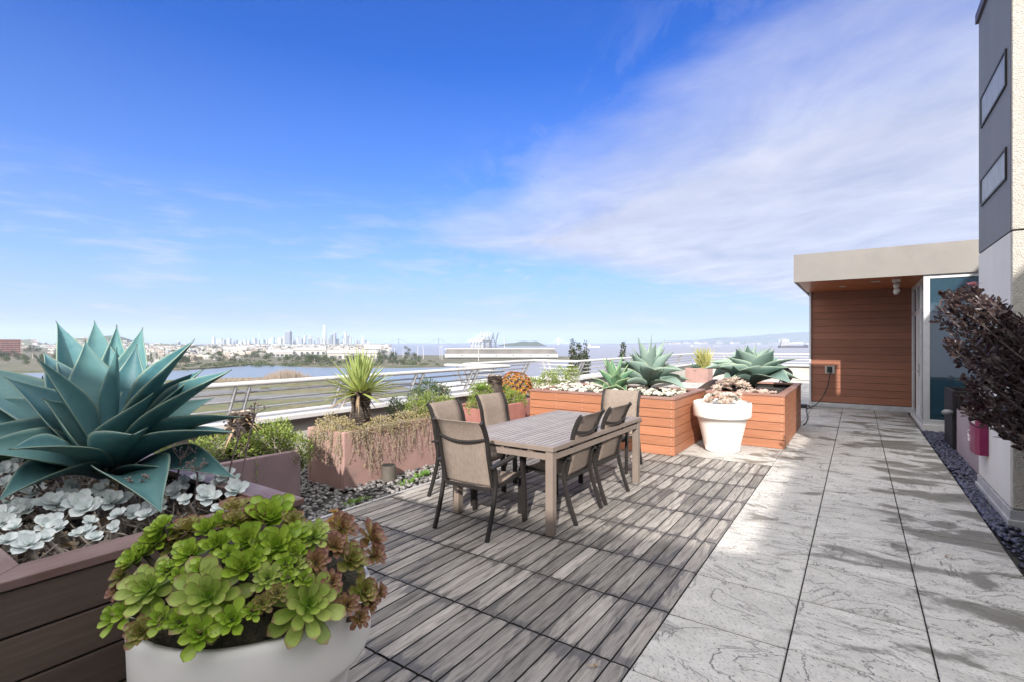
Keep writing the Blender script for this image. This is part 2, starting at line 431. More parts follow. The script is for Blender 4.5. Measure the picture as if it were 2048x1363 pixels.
def deck_mat():
    m, nt, b, out = new_mat('weathered boards')
    r, g, bl = attr(nt)
    tc = nt.nodes.new('ShaderNodeTexCoord')
    sh = nt.nodes.new('ShaderNodeCombineXYZ'); nt.links.new(mth(nt, 'MULTIPLY', bl, 53.0), sh.inputs[0]); nt.links.new(mth(nt, 'MULTIPLY', bl, 17.0), sh.inputs[1])
    ad = nd(nt, 'ShaderNodeVectorMath', operation='ADD'); nt.links.new(tc.outputs['Object'], ad.inputs[0]); nt.links.new(sh.outputs[0], ad.inputs[1])
    mp = nt.nodes.new('ShaderNodeMapping'); mp.inputs['Scale'].default_value = (18, 1.6, 1); nt.links.new(ad.outputs[0], mp.inputs[0])
    gr = noise_n(nt, mp.outputs[0], 2.2, 6, .65, .8)
    mpb = nt.nodes.new('ShaderNodeMapping'); mpb.inputs['Scale'].default_value = (8, 1.15, 1); nt.links.new(ad.outputs[0], mpb.inputs[0])
    bl2 = noise_n(nt, mpb.outputs[0], 2.5, 5, .6, .4)
    c = ramp(nt, gr, [(.3, (.10, .09, .084)), (.5, (.235, .217, .203)), (.75, (.35, .33, .31))])
    hsv = nd(nt, 'ShaderNodeHueSaturation', ins={'Value': mth(nt, 'MULTIPLY_ADD', bl, .7, .62)}); nt.links.new(c, hsv.inputs['Color']); c = hsv.outputs[0]
    wn = noise_n(nt, mpb.outputs[0], .9, 5, .65, .6)
    # damp: board ends and edges hold the water (r = 1 at board edge, g = 1 at board end)
    dmp = mth(nt, 'ADD', wn, mth(nt, 'ADD', mth(nt, 'MULTIPLY', mth(nt, 'POWER', g, 5.0), .17), mth(nt, 'MULTIPLY', mth(nt, 'POWER', r, 3.0), .10)))
    wet = ramp(nt, dmp, [(.60, 0), (.635, 1)])
    c = mixc(nt, mth(nt, 'MULTIPLY', wet, .6), c, (.035, .033, .033))
    sp_ = ramp(nt, noise_n(nt, mpb.outputs[0], 22, 3, .6), [(.64, 0), (.7, 1)])
    c = mixc(nt, mth(nt, 'MULTIPLY', mth(nt, 'MULTIPLY', sp_, ramp(nt, bl2, [(.48, 0), (.6, 1)])), .75), c, (.035, .033, .03))
    nt.links.new(c, b.inputs['Base Color'])
    nt.links.new(mth(nt, 'MULTIPLY_ADD', wet, -.3, .8), b.inputs['Roughness'])
    bumpn(nt, b, gr, .4, .004)
    return m
def wood_mat(name, c1, c2, axis=0, rough=.5, vary=.12, bump=.12, fade=None):
    m, nt, b, out = new_mat(name)
    r, g, bl = attr(nt)
    tc = nt.nodes.new('ShaderNodeTexCoord')
    sh = nt.nodes.new('ShaderNodeCombineXYZ')
    for i in range(3): nt.links.new(mth(nt, 'MULTIPLY', bl, 31.0 + 17*i), sh.inputs[i])
    ad = nd(nt, 'ShaderNodeVectorMath', operation='ADD'); nt.links.new(tc.outputs['Object'], ad.inputs[0]); nt.links.new(sh.outputs[0], ad.inputs[1])
    sc = [14, 14, 26]; sc[axis] = 1.1
    mp = nt.nodes.new('ShaderNodeMapping'); mp.inputs['Scale'].default_value = sc; nt.links.new(ad.outputs[0], mp.inputs[0])
    gr = noise_n(nt, mp.outputs[0], 1.6, 6, .62, 1.1)
    c = ramp(nt, gr, [(.32, c1), (.7, c2)])
    hsv = nd(nt, 'ShaderNodeHueSaturation', ins={'Value': mth(nt, 'MULTIPLY_ADD', bl, 2*vary, 1-vary)}); nt.links.new(c, hsv.inputs['Color']); c = hsv.outputs[0]
    if fade: c = mixc(nt, mth(nt, 'MULTIPLY', ramp(nt, noise_n(nt, tc.outputs['Object'], 3.0, 5, .6), [(.4, 0), (.7, 1)]), .5), c, fade)
    nt.links.new(c, b.inputs['Base Color']); b.inputs['Roughness'].default_value = rough
    bumpn(nt, b, gr, bump, .003)
    return m
MT = {}
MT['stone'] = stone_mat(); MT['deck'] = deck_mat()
MT['cedar'] = wood_mat('cedar boards', (.29, .118, .062), (.40, .175, .098), 0, .5, .1, .15)
MT['cedar_y'] = wood_mat('cedar end boards', (.26, .10, .052), (.36, .155, .085), 1, .5, .12, .2)
MT['cap'] = wood_mat('cedar cap', (.20, .095, .07), (.29, .15, .115), 0, .55, .1, .2, fade=(.30, .20, .175))
MT['oldwood'] = wood_mat('brown composite boards', (.078, .056, .045), (.112, .081, .066), 1, .42, .1, .35)
MT['oldcap'] = wood_mat('worn red-brown cap', (.115, .062, .052), (.20, .125, .11), 1, .5, .1, .3, fade=(.25, .19, .185))
MT['cladding'] = wood_mat('red-brown cladding', (.20, .082, .05), (.30, .125, .078), 0, .42, .14, .12)
MT['soffit'] = wood_mat('soffit boards', (.34, .095, .03), (.46, .15, .055), 0, .4, .08, .1)
MT['dark'] = plain('dark gap', (.012, .012, .013), rough=.9)
MT['soil'] = plain('soil', (.03, .024, .019), (.075, .06, .048), 30, .95, .8, 60, bdist=.02)
MT['pot'] = plain('white plastic', (.82, .81, .79), (.76, .75, .73), 3, .42, .05, 200, dirt=(.62, .58, .54), dscale=5, dlo=.62, dhi=.78)
MT['potsoil'] = plain('dark pot inside', (.05, .05, .045), (.10, .10, .09), 16, .8, .5, 60)
MT['stucco_pink'] = plain('pink stucco', (.275, .17, .152), (.335, .21, .19), 6, .85, .5, 90, dirt=(.22, .15, .14), dscale=3, bdist=.004)
MT['stucco_mauve'] = plain('mauve stucco', (.215, .15, .165), (.26, .185, .2), 6, .8, .5, 90, bdist=.004)
MT['stucco_red'] = plain('brick-red stucco', (.25, .105, .09), (.31, .14, .12), 6, .8, .4, 90)
MT['panel_grey'] = plain('grey painted wall', (.135, .138, .155), (.16, .163, .18), 2.5, .6, .25, 150, dirt=(.11, .113, .128), dscale=1.2, stretch=(1, 1, .35))
MT['panel_white'] = plain('white painted wall', (.55, .54, .535), (.61, .60, .59), 2, .6, .2, 150, dirt=(.44, .42, .41), dscale=1.5, stretch=(1, 1, .3), dlo=.6, dhi=.8)
MT['stucco_rough'] = plain('rough cream stucco', (.44, .42, .385), (.52, .50, .465), 20, .9, 1.0, 95, bdist=.02)
MT['fascia'] = plain('grey metal fascia', (.165, .158, .152), (.195, .187, .18), 2.5, .5, .06, 40, dirt=(.145, .14, .135), dscale=4, dlo=.6, dhi=.75)
MT['alu'] = plain('brushed aluminium', (.60, .61, .63), (.68, .69, .71), 12, .38, .03, 60, metal=.55)
MT['flash'] = plain('galvanised flashing', (.42, .43, .46), (.55, .56, .58), 9, .45, .1, 40, metal=.5)
MT['white_paint'] = plain('white railing paint', (.56, .56, .565), (.50, .50, .51), 10, .4, .05, 120, dirt=(.45, .43, .42), dscale=9, dlo=.68, dhi=.8)
MT['grey_rail'] = plain('grey steel', (.27, .275, .29), (.34, .345, .36), 10, .4, .05, 120, metal=.3)
MT['para'] = plain('parapet render', (.42, .405, .375), (.48, .465, .435), 3, .8, .3, 80, dirt=(.33, .31, .28), dscale=1.4, stretch=(1, 1, .4), dlo=.58, dhi=.75)
MT['taupe'] = plain('taupe aluminium', (.20, .162, .14), (.235, .192, .168), 5, .45, .04, 100, metal=.15)
MT['slat'] = plain('taupe slat', (.245, .215, .198), (.30, .268, .248), 5, .45, .05, 100, metal=.1, tint=.1)
MT['frame'] = plain('dark brown powder coat', (.016, .0145, .0145), (.024, .0215, .021), 6, .42, .04, 120, spec=.3)
def sling_mat():
    m, nt, b, out = new_mat('woven sling')
    tc = nt.nodes.new('ShaderNodeTexCoord')
    w1 = nd(nt, 'ShaderNodeTexWave', wave_type='BANDS', bands_direction='X', ins={'Scale': 95.0, 'Distortion': .6, 'Detail': 1.0}); nt.links.new(tc.outputs['Object'], w1.inputs['Vector'])
    w2 = nd(nt, 'ShaderNodeTexWave', wave_type='BANDS', bands_direction='Z', ins={'Scale': 80.0, 'Distortion': .6, 'Detail': 1.0}); nt.links.new(tc.outputs['Object'], w2.inputs['Vector'])
    f = mth(nt, 'MULTIPLY', mth(nt, 'ADD', w1.outputs['Fac'], w2.outputs['Fac']), .5)
    mp = nt.nodes.new('ShaderNodeMapping'); mp.inputs['Scale'].default_value = (60, 60, 4); nt.links.new(tc.outputs['Object'], mp.inputs[0])
    st = noise_n(nt, mp.outputs[0], 1.5, 3)
    c = ramp(nt, mth(nt, 'ADD', mth(nt, 'MULTIPLY', f, .5), mth(nt, 'MULTIPLY', st, .5)), [(.25, (.20, .155, .125)), (.75, (.44, .37, .325))])
    nt.links.new(c, b.inputs['Base Color']); b.inputs['Roughness'].default_value = .75
    bumpn(nt, b, f, .35, .002)
    tr = nt.nodes.new('ShaderNodeBsdfTranslucent'); nt.links.new(c, tr.inputs['Color'])
    mx = nd(nt, 'ShaderNodeMixShader', ins={0: .3}); nt.links.new(b.outputs[0], mx.inputs[1]); nt.links.new(tr.outputs[0], mx.inputs[2])
    tp = nt.nodes.new('ShaderNodeBsdfTransparent'); mx2 = nd(nt, 'ShaderNodeMixShader', ins={0: .12}); nt.links.new(mx.outputs[0], mx2.inputs[1]); nt.links.new(tp.outputs[0], mx2.inputs[2])
    nt.links.new(mx2.outputs[0], out.inputs['Surface'])
    return m
MT['sling'] = sling_mat()
MT['pebble'] = plain('grey pebbles', (.15, .145, .145), None, rough=.55, tint=.65, bump=.2, bscale=80)
MT['pebble_dark'] = plain('blue-black pebbles', (.034, .037, .072), None, rough=.35, tint=.6, bump=.15, bscale=80)
MT['bed'] = plain('gravel fines', (.035, .034, .034), (.06, .058, .056), 60, .9, .5, 120)
def glass_mat(name, tint, rough=.02, trans=.88, refl=.12):
    m, nt, b, out = new_mat(name)
    b.inputs['Base Color'].default_value = c4(tint); b.inputs['Roughness'].default_value = rough; b.inputs['Specular IOR Level'].default_value = .9
    tp = nt.nodes.new('ShaderNodeBsdfTransparent'); tp.inputs[0].default_value = c4((.80, .90, .95))
    mx = nd(nt, 'ShaderNodeMixShader', ins={0: trans}); nt.links.new(b.outputs[0], mx.inputs[1]); nt.links.new(tp.outputs[0], mx.inputs[2])
    gl = nt.nodes.new('ShaderNodeBsdfGlossy'); gl.inputs['Roughness'].default_value = rough
    lw = nd(nt, 'ShaderNodeLayerWeight', ins={'Blend': .45})
    vec = coords(nt, (1, 1, .6)); bumpv = nd(nt, 'ShaderNodeBump', ins={'Strength': .06, 'Distance': .02, 'Height': noise_n(nt, vec, 3, 2)})
    nt.links.new(bumpv.outputs[0], gl.inputs['Normal'])
    mx2 = nt.nodes.new('ShaderNodeMixShader'); nt.links.new(mth(nt, 'MULTIPLY_ADD', lw.outputs['Fresnel'], (1-refl)*.9, refl), mx2.inputs[0])
    nt.links.new(mx.outputs[0], mx2.inputs[1]); nt.links.new(gl.outputs[0], mx2.inputs[2])
    nt.links.new(mx2.outputs[0], out.inputs['Surface'])
    return m
MT['glass'] = glass_mat('storefront glass', (.01, .05, .10))
MT['pane'] = glass_mat('hazy blue storefront glass', (.10, .26, .38), .06, .72, .34)
MT['black'] = plain('black plastic', (.012, .012, .013), (.02, .02, .022), 20, .45)
MT['white_plastic'] = plain('off-white plastic', (.66, .64, .60), rough=.45)
# ------------------------------------------------------------------ terrace floor
T = .61
X0, Y0 = -.91, 2.34
m = M(); m.box(-6.9, 16, -16, 26, -.30, -.065); kind(m.build('roof_slab', MT['bed']), 'structure')
m = M()
def slab(x0, y0):
    m.cur = (0, 0, rnd.random())
    g = .0045; z0, z1 = -.06, RU(-.0015, .0015); x1, y1 = x0+T, y0+T
    x0 += .0018; y0 += g; x1 -= .0018; y1 -= g; e = .005
    m.add([(x0,y0,z0),(x1,y0,z0),(x1,y1,z0),(x0,y1,z0),(x0,y0,z1-e),(x1,y0,z1-e),(x1,y1,z1-e),(x0,y1,z1-e),(x0+e,y0+e,z1),(x1-e,y0+e,z1),(x1-e,y1-e,z1),(x0+e,y1-e,z1)],
          [(4,5,9,8),(5,6,10,9),(6,7,11,10),(7,4,8,11),(8,9,10,11)])
    m.add([(x0,y0,z0),(x1,y0,z0),(x1,y1,z0),(x0,y1,z0),(x0,y0,z1-e),(x1,y0,z1-e),(x1,y1,z1-e),(x0,y1,z1-e)], [(0,1,5,4),(1,2,6,5),(2,3,7,6),(3,0,4,7)], 1)
for i in range(3):
    for j in range(-10, 21): slab(X0+i*T+.003*i, Y0+j*T)
for i in range(-8, 0):
    for j in range(8, 36):
        x = X0+i*T
        if x < -5.0 and j < 24: continue
        slab(x, Y0+j*T)
for i in range(0, 4):
    for j in range(21, 36):
        if Y0+j*T > 20.0: slab(X0+i*T, Y0+j*T)
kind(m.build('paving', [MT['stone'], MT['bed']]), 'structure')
m = M()
for i in range(1, 6):
    for j in range(-9, 8):
        tx, ty = X0-i*T, Y0+j*T
        dz = RU(-.002, .002); bw = T/6
        for k in range(6):
            x0, x1 = tx+k*bw+.0045, tx+(k+1)*bw-.0045; y0, y1 = ty+.005+RU(0, .003), ty+T-.005-RU(0, .003)
            rb = rnd.random(); z = dz+RU(-.0012, .0012)
            ys = [y0, y0+.05, y0+.15, (y0+y1)/2, y1-.15, y1-.05, y1]; gv = [1, .85, .5, 0, .5, .85, 1]
            xs = [x0, x0+.015, (x0+x1)/2, x1-.015, x1]; rv = [1, .8, 0, .8, 1]
            rows = [[V((x, y, z-(.003 if a in (0, 4) else 0))) for a, x in enumerate(xs)] for y in ys]
            cols = [[(rv[a], gv[q], rb) for a in range(5)] for q in range(7)]
            m.grid(rows, 0, cols)
            m.cur = (1, 1, rb)
            m.add([(x0,y0,-.03),(x1,y0,-.03),(x1,y1,-.03),(x0,y1,-.03),(x0,y0,z-.003),(x1,y0,z-.003),(x1,y1,z-.003),(x0,y1,z-.003)], [(0,1,5,4),(1,2,6,5),(2,3,7,6),(3,0,4,7)], 1)
kind(m.build('deck', [MT['deck'], MT['bed']]), 'structure')
m = M(); m.box(-4.0, -3.965, -3.2, 7.2, -.06, .004); kind(m.build('deck_edging', MT['alu']), 'structure')
def pebbles(name, n, area, s0, s1, mat, zz=-.03, layers=2):
    m = M()
    for i in range(n):
        x, y = area()
        q = Euler((RU(-.5, .5), RU(-.5, .5), RU(0, 6.28))).to_matrix()
        s = RU(s0, s1)
        ball(m, V((x, y, zz + RU(0, .022))), s, s*RU(.6, .85), s*RU(.4, .6), 7, 4, 0, q.col[0].copy(), q.col[1].copy(), q.col[2].copy())
    return kind(m.build(name, mat, smooth=True), 'stuff')
def bed_left():
    while True:
        x, y = RU(-6.3, -4.0), (RU(1.3, 7.6) if rnd.random() < .82 else RU(-2.5, 1.3))
        if (y < 5.2) or rnd.random() < .35: return x, y
pebbles('river_pebbles', 6300, bed_left, .021, .036, MT['pebble'])
def bed_right():
    y = RU(3.0, 11.7)
    return (RU(.955, 1.12) if (6.05 < y < 7.6) else (RU(.955, 1.7) if y < 6.05 else RU(.955, 1.3))), y
pebbles('dark_pebbles', 2300, bed_right, .026, .046, MT['pebble_dark'])
# ------------------------------------------------------------------ railings and parapet
def parapet(name, pts, label, group='low walls under the terrace railing'):
    """low wall with a metal coping along a line of ground points"""
    t = thing(name, label, 'parapet', (pts[0][0], pts[0][1], 0), group)
    m = M(); m2 = M()
    for (a, b) in zip(pts, pts[1:]):
        a, b = V((a[0], a[1], 0)), V((b[0], b[1], 0)); d = (b-a).normalized(); nrm = V((-d.y, d.x, 0))
        m.obox((a+b)/2 + V((0,0,.23)) + nrm*.14, d, nrm, V((0,0,1)), (b-a).length/2, .14, .31)
        m2.obox((a+b)/2 + V((0,0,.575)) + nrm*.13, d, nrm, V((0,0,1)), (b-a).length/2+.02, .30, .03)
    m.build('wall_face', MT['para'], t); m2.build('coping', MT['white_paint'], t, bevel=.006)
    return t
RG = 'white tubular railing runs along the roof edge'
def railing(pts, label, lean, posts, mats=('white_paint', 'grey_rail'), low=.7, dbl=.17):
    """pts: line of the top rail at 1.07 m; lean: vector from top rail to the foot of a post"""
    t = thing('railing', label, 'railing', (pts[0][0], pts[0][1], .62), RG)
    a, b = V((pts[0][0], pts[0][1], 1.07)), V((pts[1][0], pts[1][1], 1.07)); d = (b-a).normalized()
    m = M(); m.tube([a - d*.06, a, b, b + d*.06], [.022, .032, .032, .022], 12); m.build('top_rail', MT[mats[0]], t, smooth=True)
    L = V(lean)
    for k in range(1, 5):
        f = k/4.0*.97; m = M(); o = L*f
        m.tube([a + o + d*.1, b + o - d*.1], .014 if k < 4 else .02, 8); m.build('lower_rail', MT[mats[1] if k < 4 else mats[0]], t, smooth=True)
    ln = (b-a).length
    for p in posts:
        q = a + d*p
        post = M()
        for o in (0, dbl):
            post.bar(q + d*o + V((0,0,-.03)), q + d*o + L*1.02, .018, .06, up=L.cross(d))
        po = post.build('post', MT[mats[1]], t)
        m = M(); foot = q + d*dbl + L*1.0
        m.tube([foot + V((0,0,.03)), foot - V((0,0,.26))], .032, 10); m.tube([foot - V((.05,0,.2)), foot - V((-.05,0,.2))], .012, 8)
        m.build('bracket', MT[mats[0]], po, smooth=True)
    return t
def fix_sub(t):
    """sub-parts were built in world space minus the parent's own (local) origin: shift by the thing's origin"""
    for p in t.children:
        for q in p.children:
            if 'placed' not in q: q.location = q.location - t.location; q['placed'] = 1
LEAN_X = (-.22, 0, -.45)
parapet('parapet', [(-6.42, 9.0), (-6.42, -4.0)][::-1], 'pale rendered parapet behind the pink planters and yucca')
r = railing([(-6.22, -3.0), (-6.22, 8.95)], 'longest white railing, running behind the big agave and the yucca', LEAN_X, [1.6+1.52*i for i in range(7)]); fix_sub(r)
parapet('parapet', [(-7.75, 8.75), (-6.42, 8.75)][::-1], 'short rendered parapet where the roof edge steps out past the scaly stump')
r = railing([(-7.7, 8.62), (-6.25, 8.95)], 'short white return railing at the step of the roof edge, by the scaly stump', (0, .2, -.45), [.25]); fix_sub(r)
parapet('parapet', [(-7.85, 8.9), (-7.85, 12.4)], 'rendered parapet of the outward bay behind the orange aeonium bush')
r = railing([(-7.65, 9.2), (-7.65, 12.2)], 'railing of the outward bay behind the orange aeonium bush', LEAN_X, [1.1, 2.7]); fix_sub(r)
parapet('parapet', [(-7.7, 12.5), (-6.3, 12.5)][::-1], 'short rendered parapet below the tall dark poplars')
r = railing([(-7.65, 12.3), (-6.3, 12.3)], 'sunlit white railing return in front of the tall dark poplars', (0, .22, -.45), [.3], ('white_paint', 'white_paint')); fix_sub(r)
parapet('parapet', [(-6.5, 12.6), (-6.5, 24.6)], 'rendered parapet behind the large agave in the long cedar planter')
r = railing([(-6.3, 12.3), (-6.3, 24.5)], 'long railing leading away behind the agaves of the long cedar planter', LEAN_X, [.3+1.9*i for i in range(6)]); fix_sub(r)
parapet('parapet', [(-6.5, 24.9), (5.0, 27.2)][::-1], 'white parapet at the far end of the terrace beyond the pink box planter')
r = railing([(-6.3, 24.6), (5.0, 26.8)], 'white railing across the far end of the terrace in front of the bay', (0, .22, -.5), [1.2+1.75*i for i in range(6)], ('white_paint', 'white_paint')); fix_sub(r)
# ------------------------------------------------------------------ tower, pavilion, building behind
t = thing('stair_tower', 'tall grey and cream tower with two frosted slot windows beside the path', 'tower', (1.1, 6.1, 0))
m = M(); m.box(1.1, 3.04, 6.1, 7.5, 2.55, 5.1, 0); m.build('upper_wall', [MT['panel_grey']], t)
m = M(); m.box(1.1, 3.04, 6.1, 7.5, .14, 2.535, 0); m.build('lower_wall', [MT['panel_white']], t)
m = M(); m.box(1.112, 3.03, 6.11, 7.49, 2.53, 2.56); m.build('joint', MT['dark'], t)
m = M(); m.box(1.104, 3.03, 6.055, 6.098, .14, 2.535); m.box(1.104, 3.03, 6.055, 6.098, 2.55, 5.1); m.build('stucco_face', MT['stucco_rough'], t, bevel=.006)
m = M(); m.box(1.075, 3.05, 6.04, 7.54, 5.1, 5.2); m.build('roof_cap', plain('dark metal cap', (.05, .04, .06), rough=.5), t)
m = M(); m.box(1.085, 3.1, 6.045, 7.5, -.05, .13); m.box(1.07, 3.1, 6.03, 7.52, -.06, .045); m.build('base_flashing', MT['flash'], t, bevel=.004)
frost = plain('streaked frosted pane', (.17, .19, .23), (.30, .33, .38), 5, .35, .1, 30, stretch=(1, 3.5, .5), dirt=(.11, .125, .16), dscale=5, dlo=.5, dhi=.62)
for (za, zb) in ((3.89, 4.18), (3.05, 3.30)):
    m = M()
    for a, b, c, d in ((6.22, 7.33, zb, zb+.02), (6.22, 7.33, za-.02, za), (6.22, 6.24, za, zb), (7.31, 7.33, za, zb)): m.box(1.085, 1.099, a, b, c, d)
    w = m.build('window', MT['frame'], t)
    m = M(); m.box(1.0935, 1.0985, 6.24, 7.31, za, zb); q = m.build('pane', frost, w); q.location = -t.location
def z_at(py, d): return EYE - (py-HY)*d/FPX
t = thing('pavilion', 'low pavilion with red-brown board wall, grey overhanging fascia and glazed door', 'building', (0, 14.5, 0))
m = M(); nb = 16; hb = 2.66/nb
for i in range(nb):
    m.cur = (0, 0, rnd.random()); m.box(-.95, 1.02, 14.5, 14.55,   .13+i*hb+.004, .13+(i+1)*hb-.003 + (.05 if i == nb-1 else 0))
m.build('board_wall', MT['cladding'], t)
m = M(); m.box(-.94, 3.2, 14.53, 17.0, .0, 3.29); m.build('wall_core', MT['dark'], t)
m = M(); m.box(-.99, -.953, 14.46, 17.0, 0, 2.798); m.build('corner_trim', MT['alu'], t)
m = M(); m.box(-.95, 1.02, 14.46, 14.53, .0, .12); m.box(-.95, .2, 14.44, 14.46, .02, .10); m.build('base_flashing', MT['flash'], t, bevel=.004)
m = M(); m.box(-1.08, 3.3, 11.75, 11.79, 2.79, 3.35); m.box(-1.08, -1.04, 11.79, 17.1, 2.79, 3.35); m.box(-1.04, 3.3, 11.79, 17.1, 3.30, 3.34); m.build('fascia', MT['fascia'], t)
m = M()
for i in range(24):
    m.cur = (0, 0, rnd.random()); m.box(-1.03, 3.2, 11.80+i*.112, 11.80+i*.112+.108, 2.80, 2.82)
m.build('soffit', MT['soffit'], t)
for (x, y, r_) in ((-.28, 13.3, .075), (.3, 12.6, .09)):
    m = M(); m.lathe([(r_, -.006), (r_*.8, -.012), (r_*.75, .0)], 18, (x, y, 2.80)); m.build('recessed_light', MT['alu'], t, smooth=True)
# glazed side with the door (plane x = 1.03) and front pane (plane y = 11.8)
m = M()
zT = 2.79
def fr(x0, x1, y0, y1, z0, z1): m.box(x0, x1, y0, y1, z0, z1)
fr(1.0, 1.06, 14.38, 14.46, 0.0, zT)          # jamb at the wall
fr(1.0, 1.06, 11.9, 14.38, 2.70, zT)          # head
fr(1.0, 1.06, 11.9, 14.38, 2.14, 2.22)         # transom
fr(1.0, 1.06, 11.9, 14.38, .0, .09)           # sill
for y in (13.30, 12.54): fr(.995, 1.06, y, y+.06, .09, 2.70)
fr(.985, 1.075, 11.80, 11.86, -.05, zT); fr(1.0, 1.06, 11.86, 11.9, -.05, zT)           # corner post
fr(1.075, 3.2, 11.80, 11.86, 2.72, zT); fr(1.075, 3.2, 11.80, 11.86, .10, .19); fr(2.2, 2.26, 11.80, 11.86, .19, 2.72)
m.build('window_frame', MT['alu'], t, bevel=.003)
m = M(); m.box(.97, 3.2, 11.74, 11.8, -.06, .098); m.box(.97, 1.0, 11.8, 14.46, -.06, .02); m.build('kerb', MT['panel_white'], t)
m = M(); m.box(1.025, 1.035, 11.9, 12.54, .09, 2.14); m.box(1.025, 1.035, 13.36, 14.38, .09, 2.14); m.box(1.025, 1.035, 11.9, 14.38, 2.22, 2.70); m.build('glazing', MT['glass'], t)
m = M(); m.box(1.075, 3.2, 11.82, 11.83, .19, 2.72); m.build('front_pane', MT['pane'], t)
dr = M(); dr.box(1.0, 1.05, 12.60, 12.82, .09, 2.14); dr.box(1.0, 1.05, 13.08, 13.30, .09, 2.14); dr.box(1.0, 1.05, 12.82, 13.08, 1.95, 2.14); dr.box(1.0, 1.05, 12.82, 13.08, .09, .34)
do = dr.build('door', MT['panel_white'], t, bevel=.003)
m = M(); m.box(1.02, 1.03, 12.82, 13.08, .34, 1.95); q = m.build('door_pane', MT['glass'], do); q.location = -t.location
m = M(); m.box(.985, .9995, 12.66, 12.72, .93, 1.17); m.bar((.95, 12.69, 1.01), (.95, 12.82, 1.01), .022, .022); m.bar((.955, 12.69, 1.01), (1.0, 12.69, 1.01), .022, .022); m.box(.972, .986, 12.67, 12.71, 1.11, 1.15); q = m.build('handle', plain('brushed steel', (.45, .43, .40), rough=.3, metal=.8), do); q.location = -t.location
m = M(); m.box(1.06, 3.2, 14.38, 14.42, 0, 2.79); m.box(3.16, 3.2, 11.86, 14.38, 0, 2.79); m.build('inner_wall', plain('blue room wall', (.13, .34, .52), (.20, .44, .62), 3, .6), t)
m = M(); m.box(1.06, 3.16, 11.86, 14.38, -.03, -.005); m.build('inner_floor', plain('dark floor', (.04, .05, .06), rough=.3), t)
m = M(); m.lathe([(.12, .0), (.12, 2.78)], 20, (1.62, 12.5, 0)); m.build('column', plain('pale cyan column', (.45, .66, .70), rough=.6), t, smooth=True)
# things on the pavilion
e = thing('wall_outlet', 'metal outlet box with black plug on the red-brown board wall', 'outlet', (-.56, 14.49, .93))
m = M(); m.box(-.66, -.46, 14.462, 14.498, .83, 1.02); m.build('cover_plate', plain('steel plate', (.5, .48, .45), rough=.35, metal=.5), e, bevel=.004)
m = M(); m.box(-.62, -.51, 14.452, 14.4615, .85, 1.0); m.build('socket', MT['black'], e)
m = M(); m.box(-.57, -.53, 14.42, 14.4515, .90, .95); m.box(-.575, -.525, 14.425, 14.4515, .955, .985); m.build('plug', MT['black'], e, bevel=.006)
m = M()
cab = [(-.55, 14.43, .91), (-.56, 14.40, .78), (-.60, 14.38, .55), (-.68, 14.36, .32), (-.80, 14.33, .12), (-.92, 14.28, .02), (-1.0, 13.9, .012), (-.96, 13.2, .012), (-.87, 12.3, .012), (-.84, 11.4, .012), (-.86, 11.05, .012)]
def smooth_path(P, n=6):
    P = [V(p) for p in P]; out = []
    for i in range(len(P)-1):
        p0, p1, p2, p3 = P[max(i-1,0)], P[i], P[i+1], P[min(i+2, len(P)-1)]
        for k in range(n):
            t = k/n
            out.append(.5*((2*p1) + (p2-p0)*t + (2*p0-5*p1+4*p2-p3)*t*t + (3*p1-p0-3*p2+p3)*t**3))
    out.append(P[-1]); return out
m.tube(smooth_path(cab), .011, 8); tag(m.build('power_cable', MT['black'], smooth=True), 'black power cable hanging from the wall outlet to the paving', 'cable')
m = M(); m.box(-1.28, -1.02, 14.0, 14.2, .0, .09); m.tube([(-1.02, 14.1, .05), (-.95, 14.15, .05)], .02, 8); tag(m.build('cable_box', MT['black'], bevel=.02), 'small black junction box on the paving at the pavilion corner', 'cable box')
e = thing('floodlight', 'off-white twin floodlight fitting hanging under the pavilion soffit', 'light', (.62, 12.35, 2.8))
m = M(); m.box(.55, .69, 12.3, 12.4, 2.74, 2.80); m.build('mount', MT['white_plastic'], e, bevel=.008)
for dz, rr in ((2.67, .055), (2.56, .055)):
    m = M(); m.lathe([(.02, -.07), (rr*.8, -.05), (rr, .04), (rr*.85, .05)], 14, (0, 0, 0))
    q = Euler((1.2, .3, 0)).to_matrix(); m.v = [tuple(q @ V(p) + V((.62, 12.33, dz))) for p in m.v]
    m.build('lamp_head', MT['white_plastic'], e, smooth=True)
m = M(); m.box(.59, .65, 12.34, 12.39, 2.50, 2.74); m.build('arm', MT['white_plastic'], e, bevel=.006)
# the building that shades the near half of the terrace
t = thing('apartment_building', 'tall cream apartment block rising behind the viewpoint and along the path', 'building', (5, -7, 0))
m = M(); m.prism([(4.48, -6.32), (4.48, 16), (14, 16), (14, -16), (-12, -16), (-12, -9.05)], -.05, 6.17); m.build('wall', MT['stucco_rough'], t)
m = M(); m.prism([(4.48, -6.32), (4.48, 16), (14, 16), (14, -16), (-12, -16), (-12, -9.05)], 6.172, 6.2); m.build('roof', MT['fascia'], t)
for i in range(4):
    m = M(); m.box(4.45, 4.479, -3.5+i*2.6, -2.0+i*2.6, .9, 2.3); w = m.build('window', MT['alu'], t)
    m = M(); m.box(4.44, 4.449, -3.44+i*2.6, -2.06+i*2.6, .96, 2.24); q = m.build('pane', MT['glass'], w); q.location = -t.location
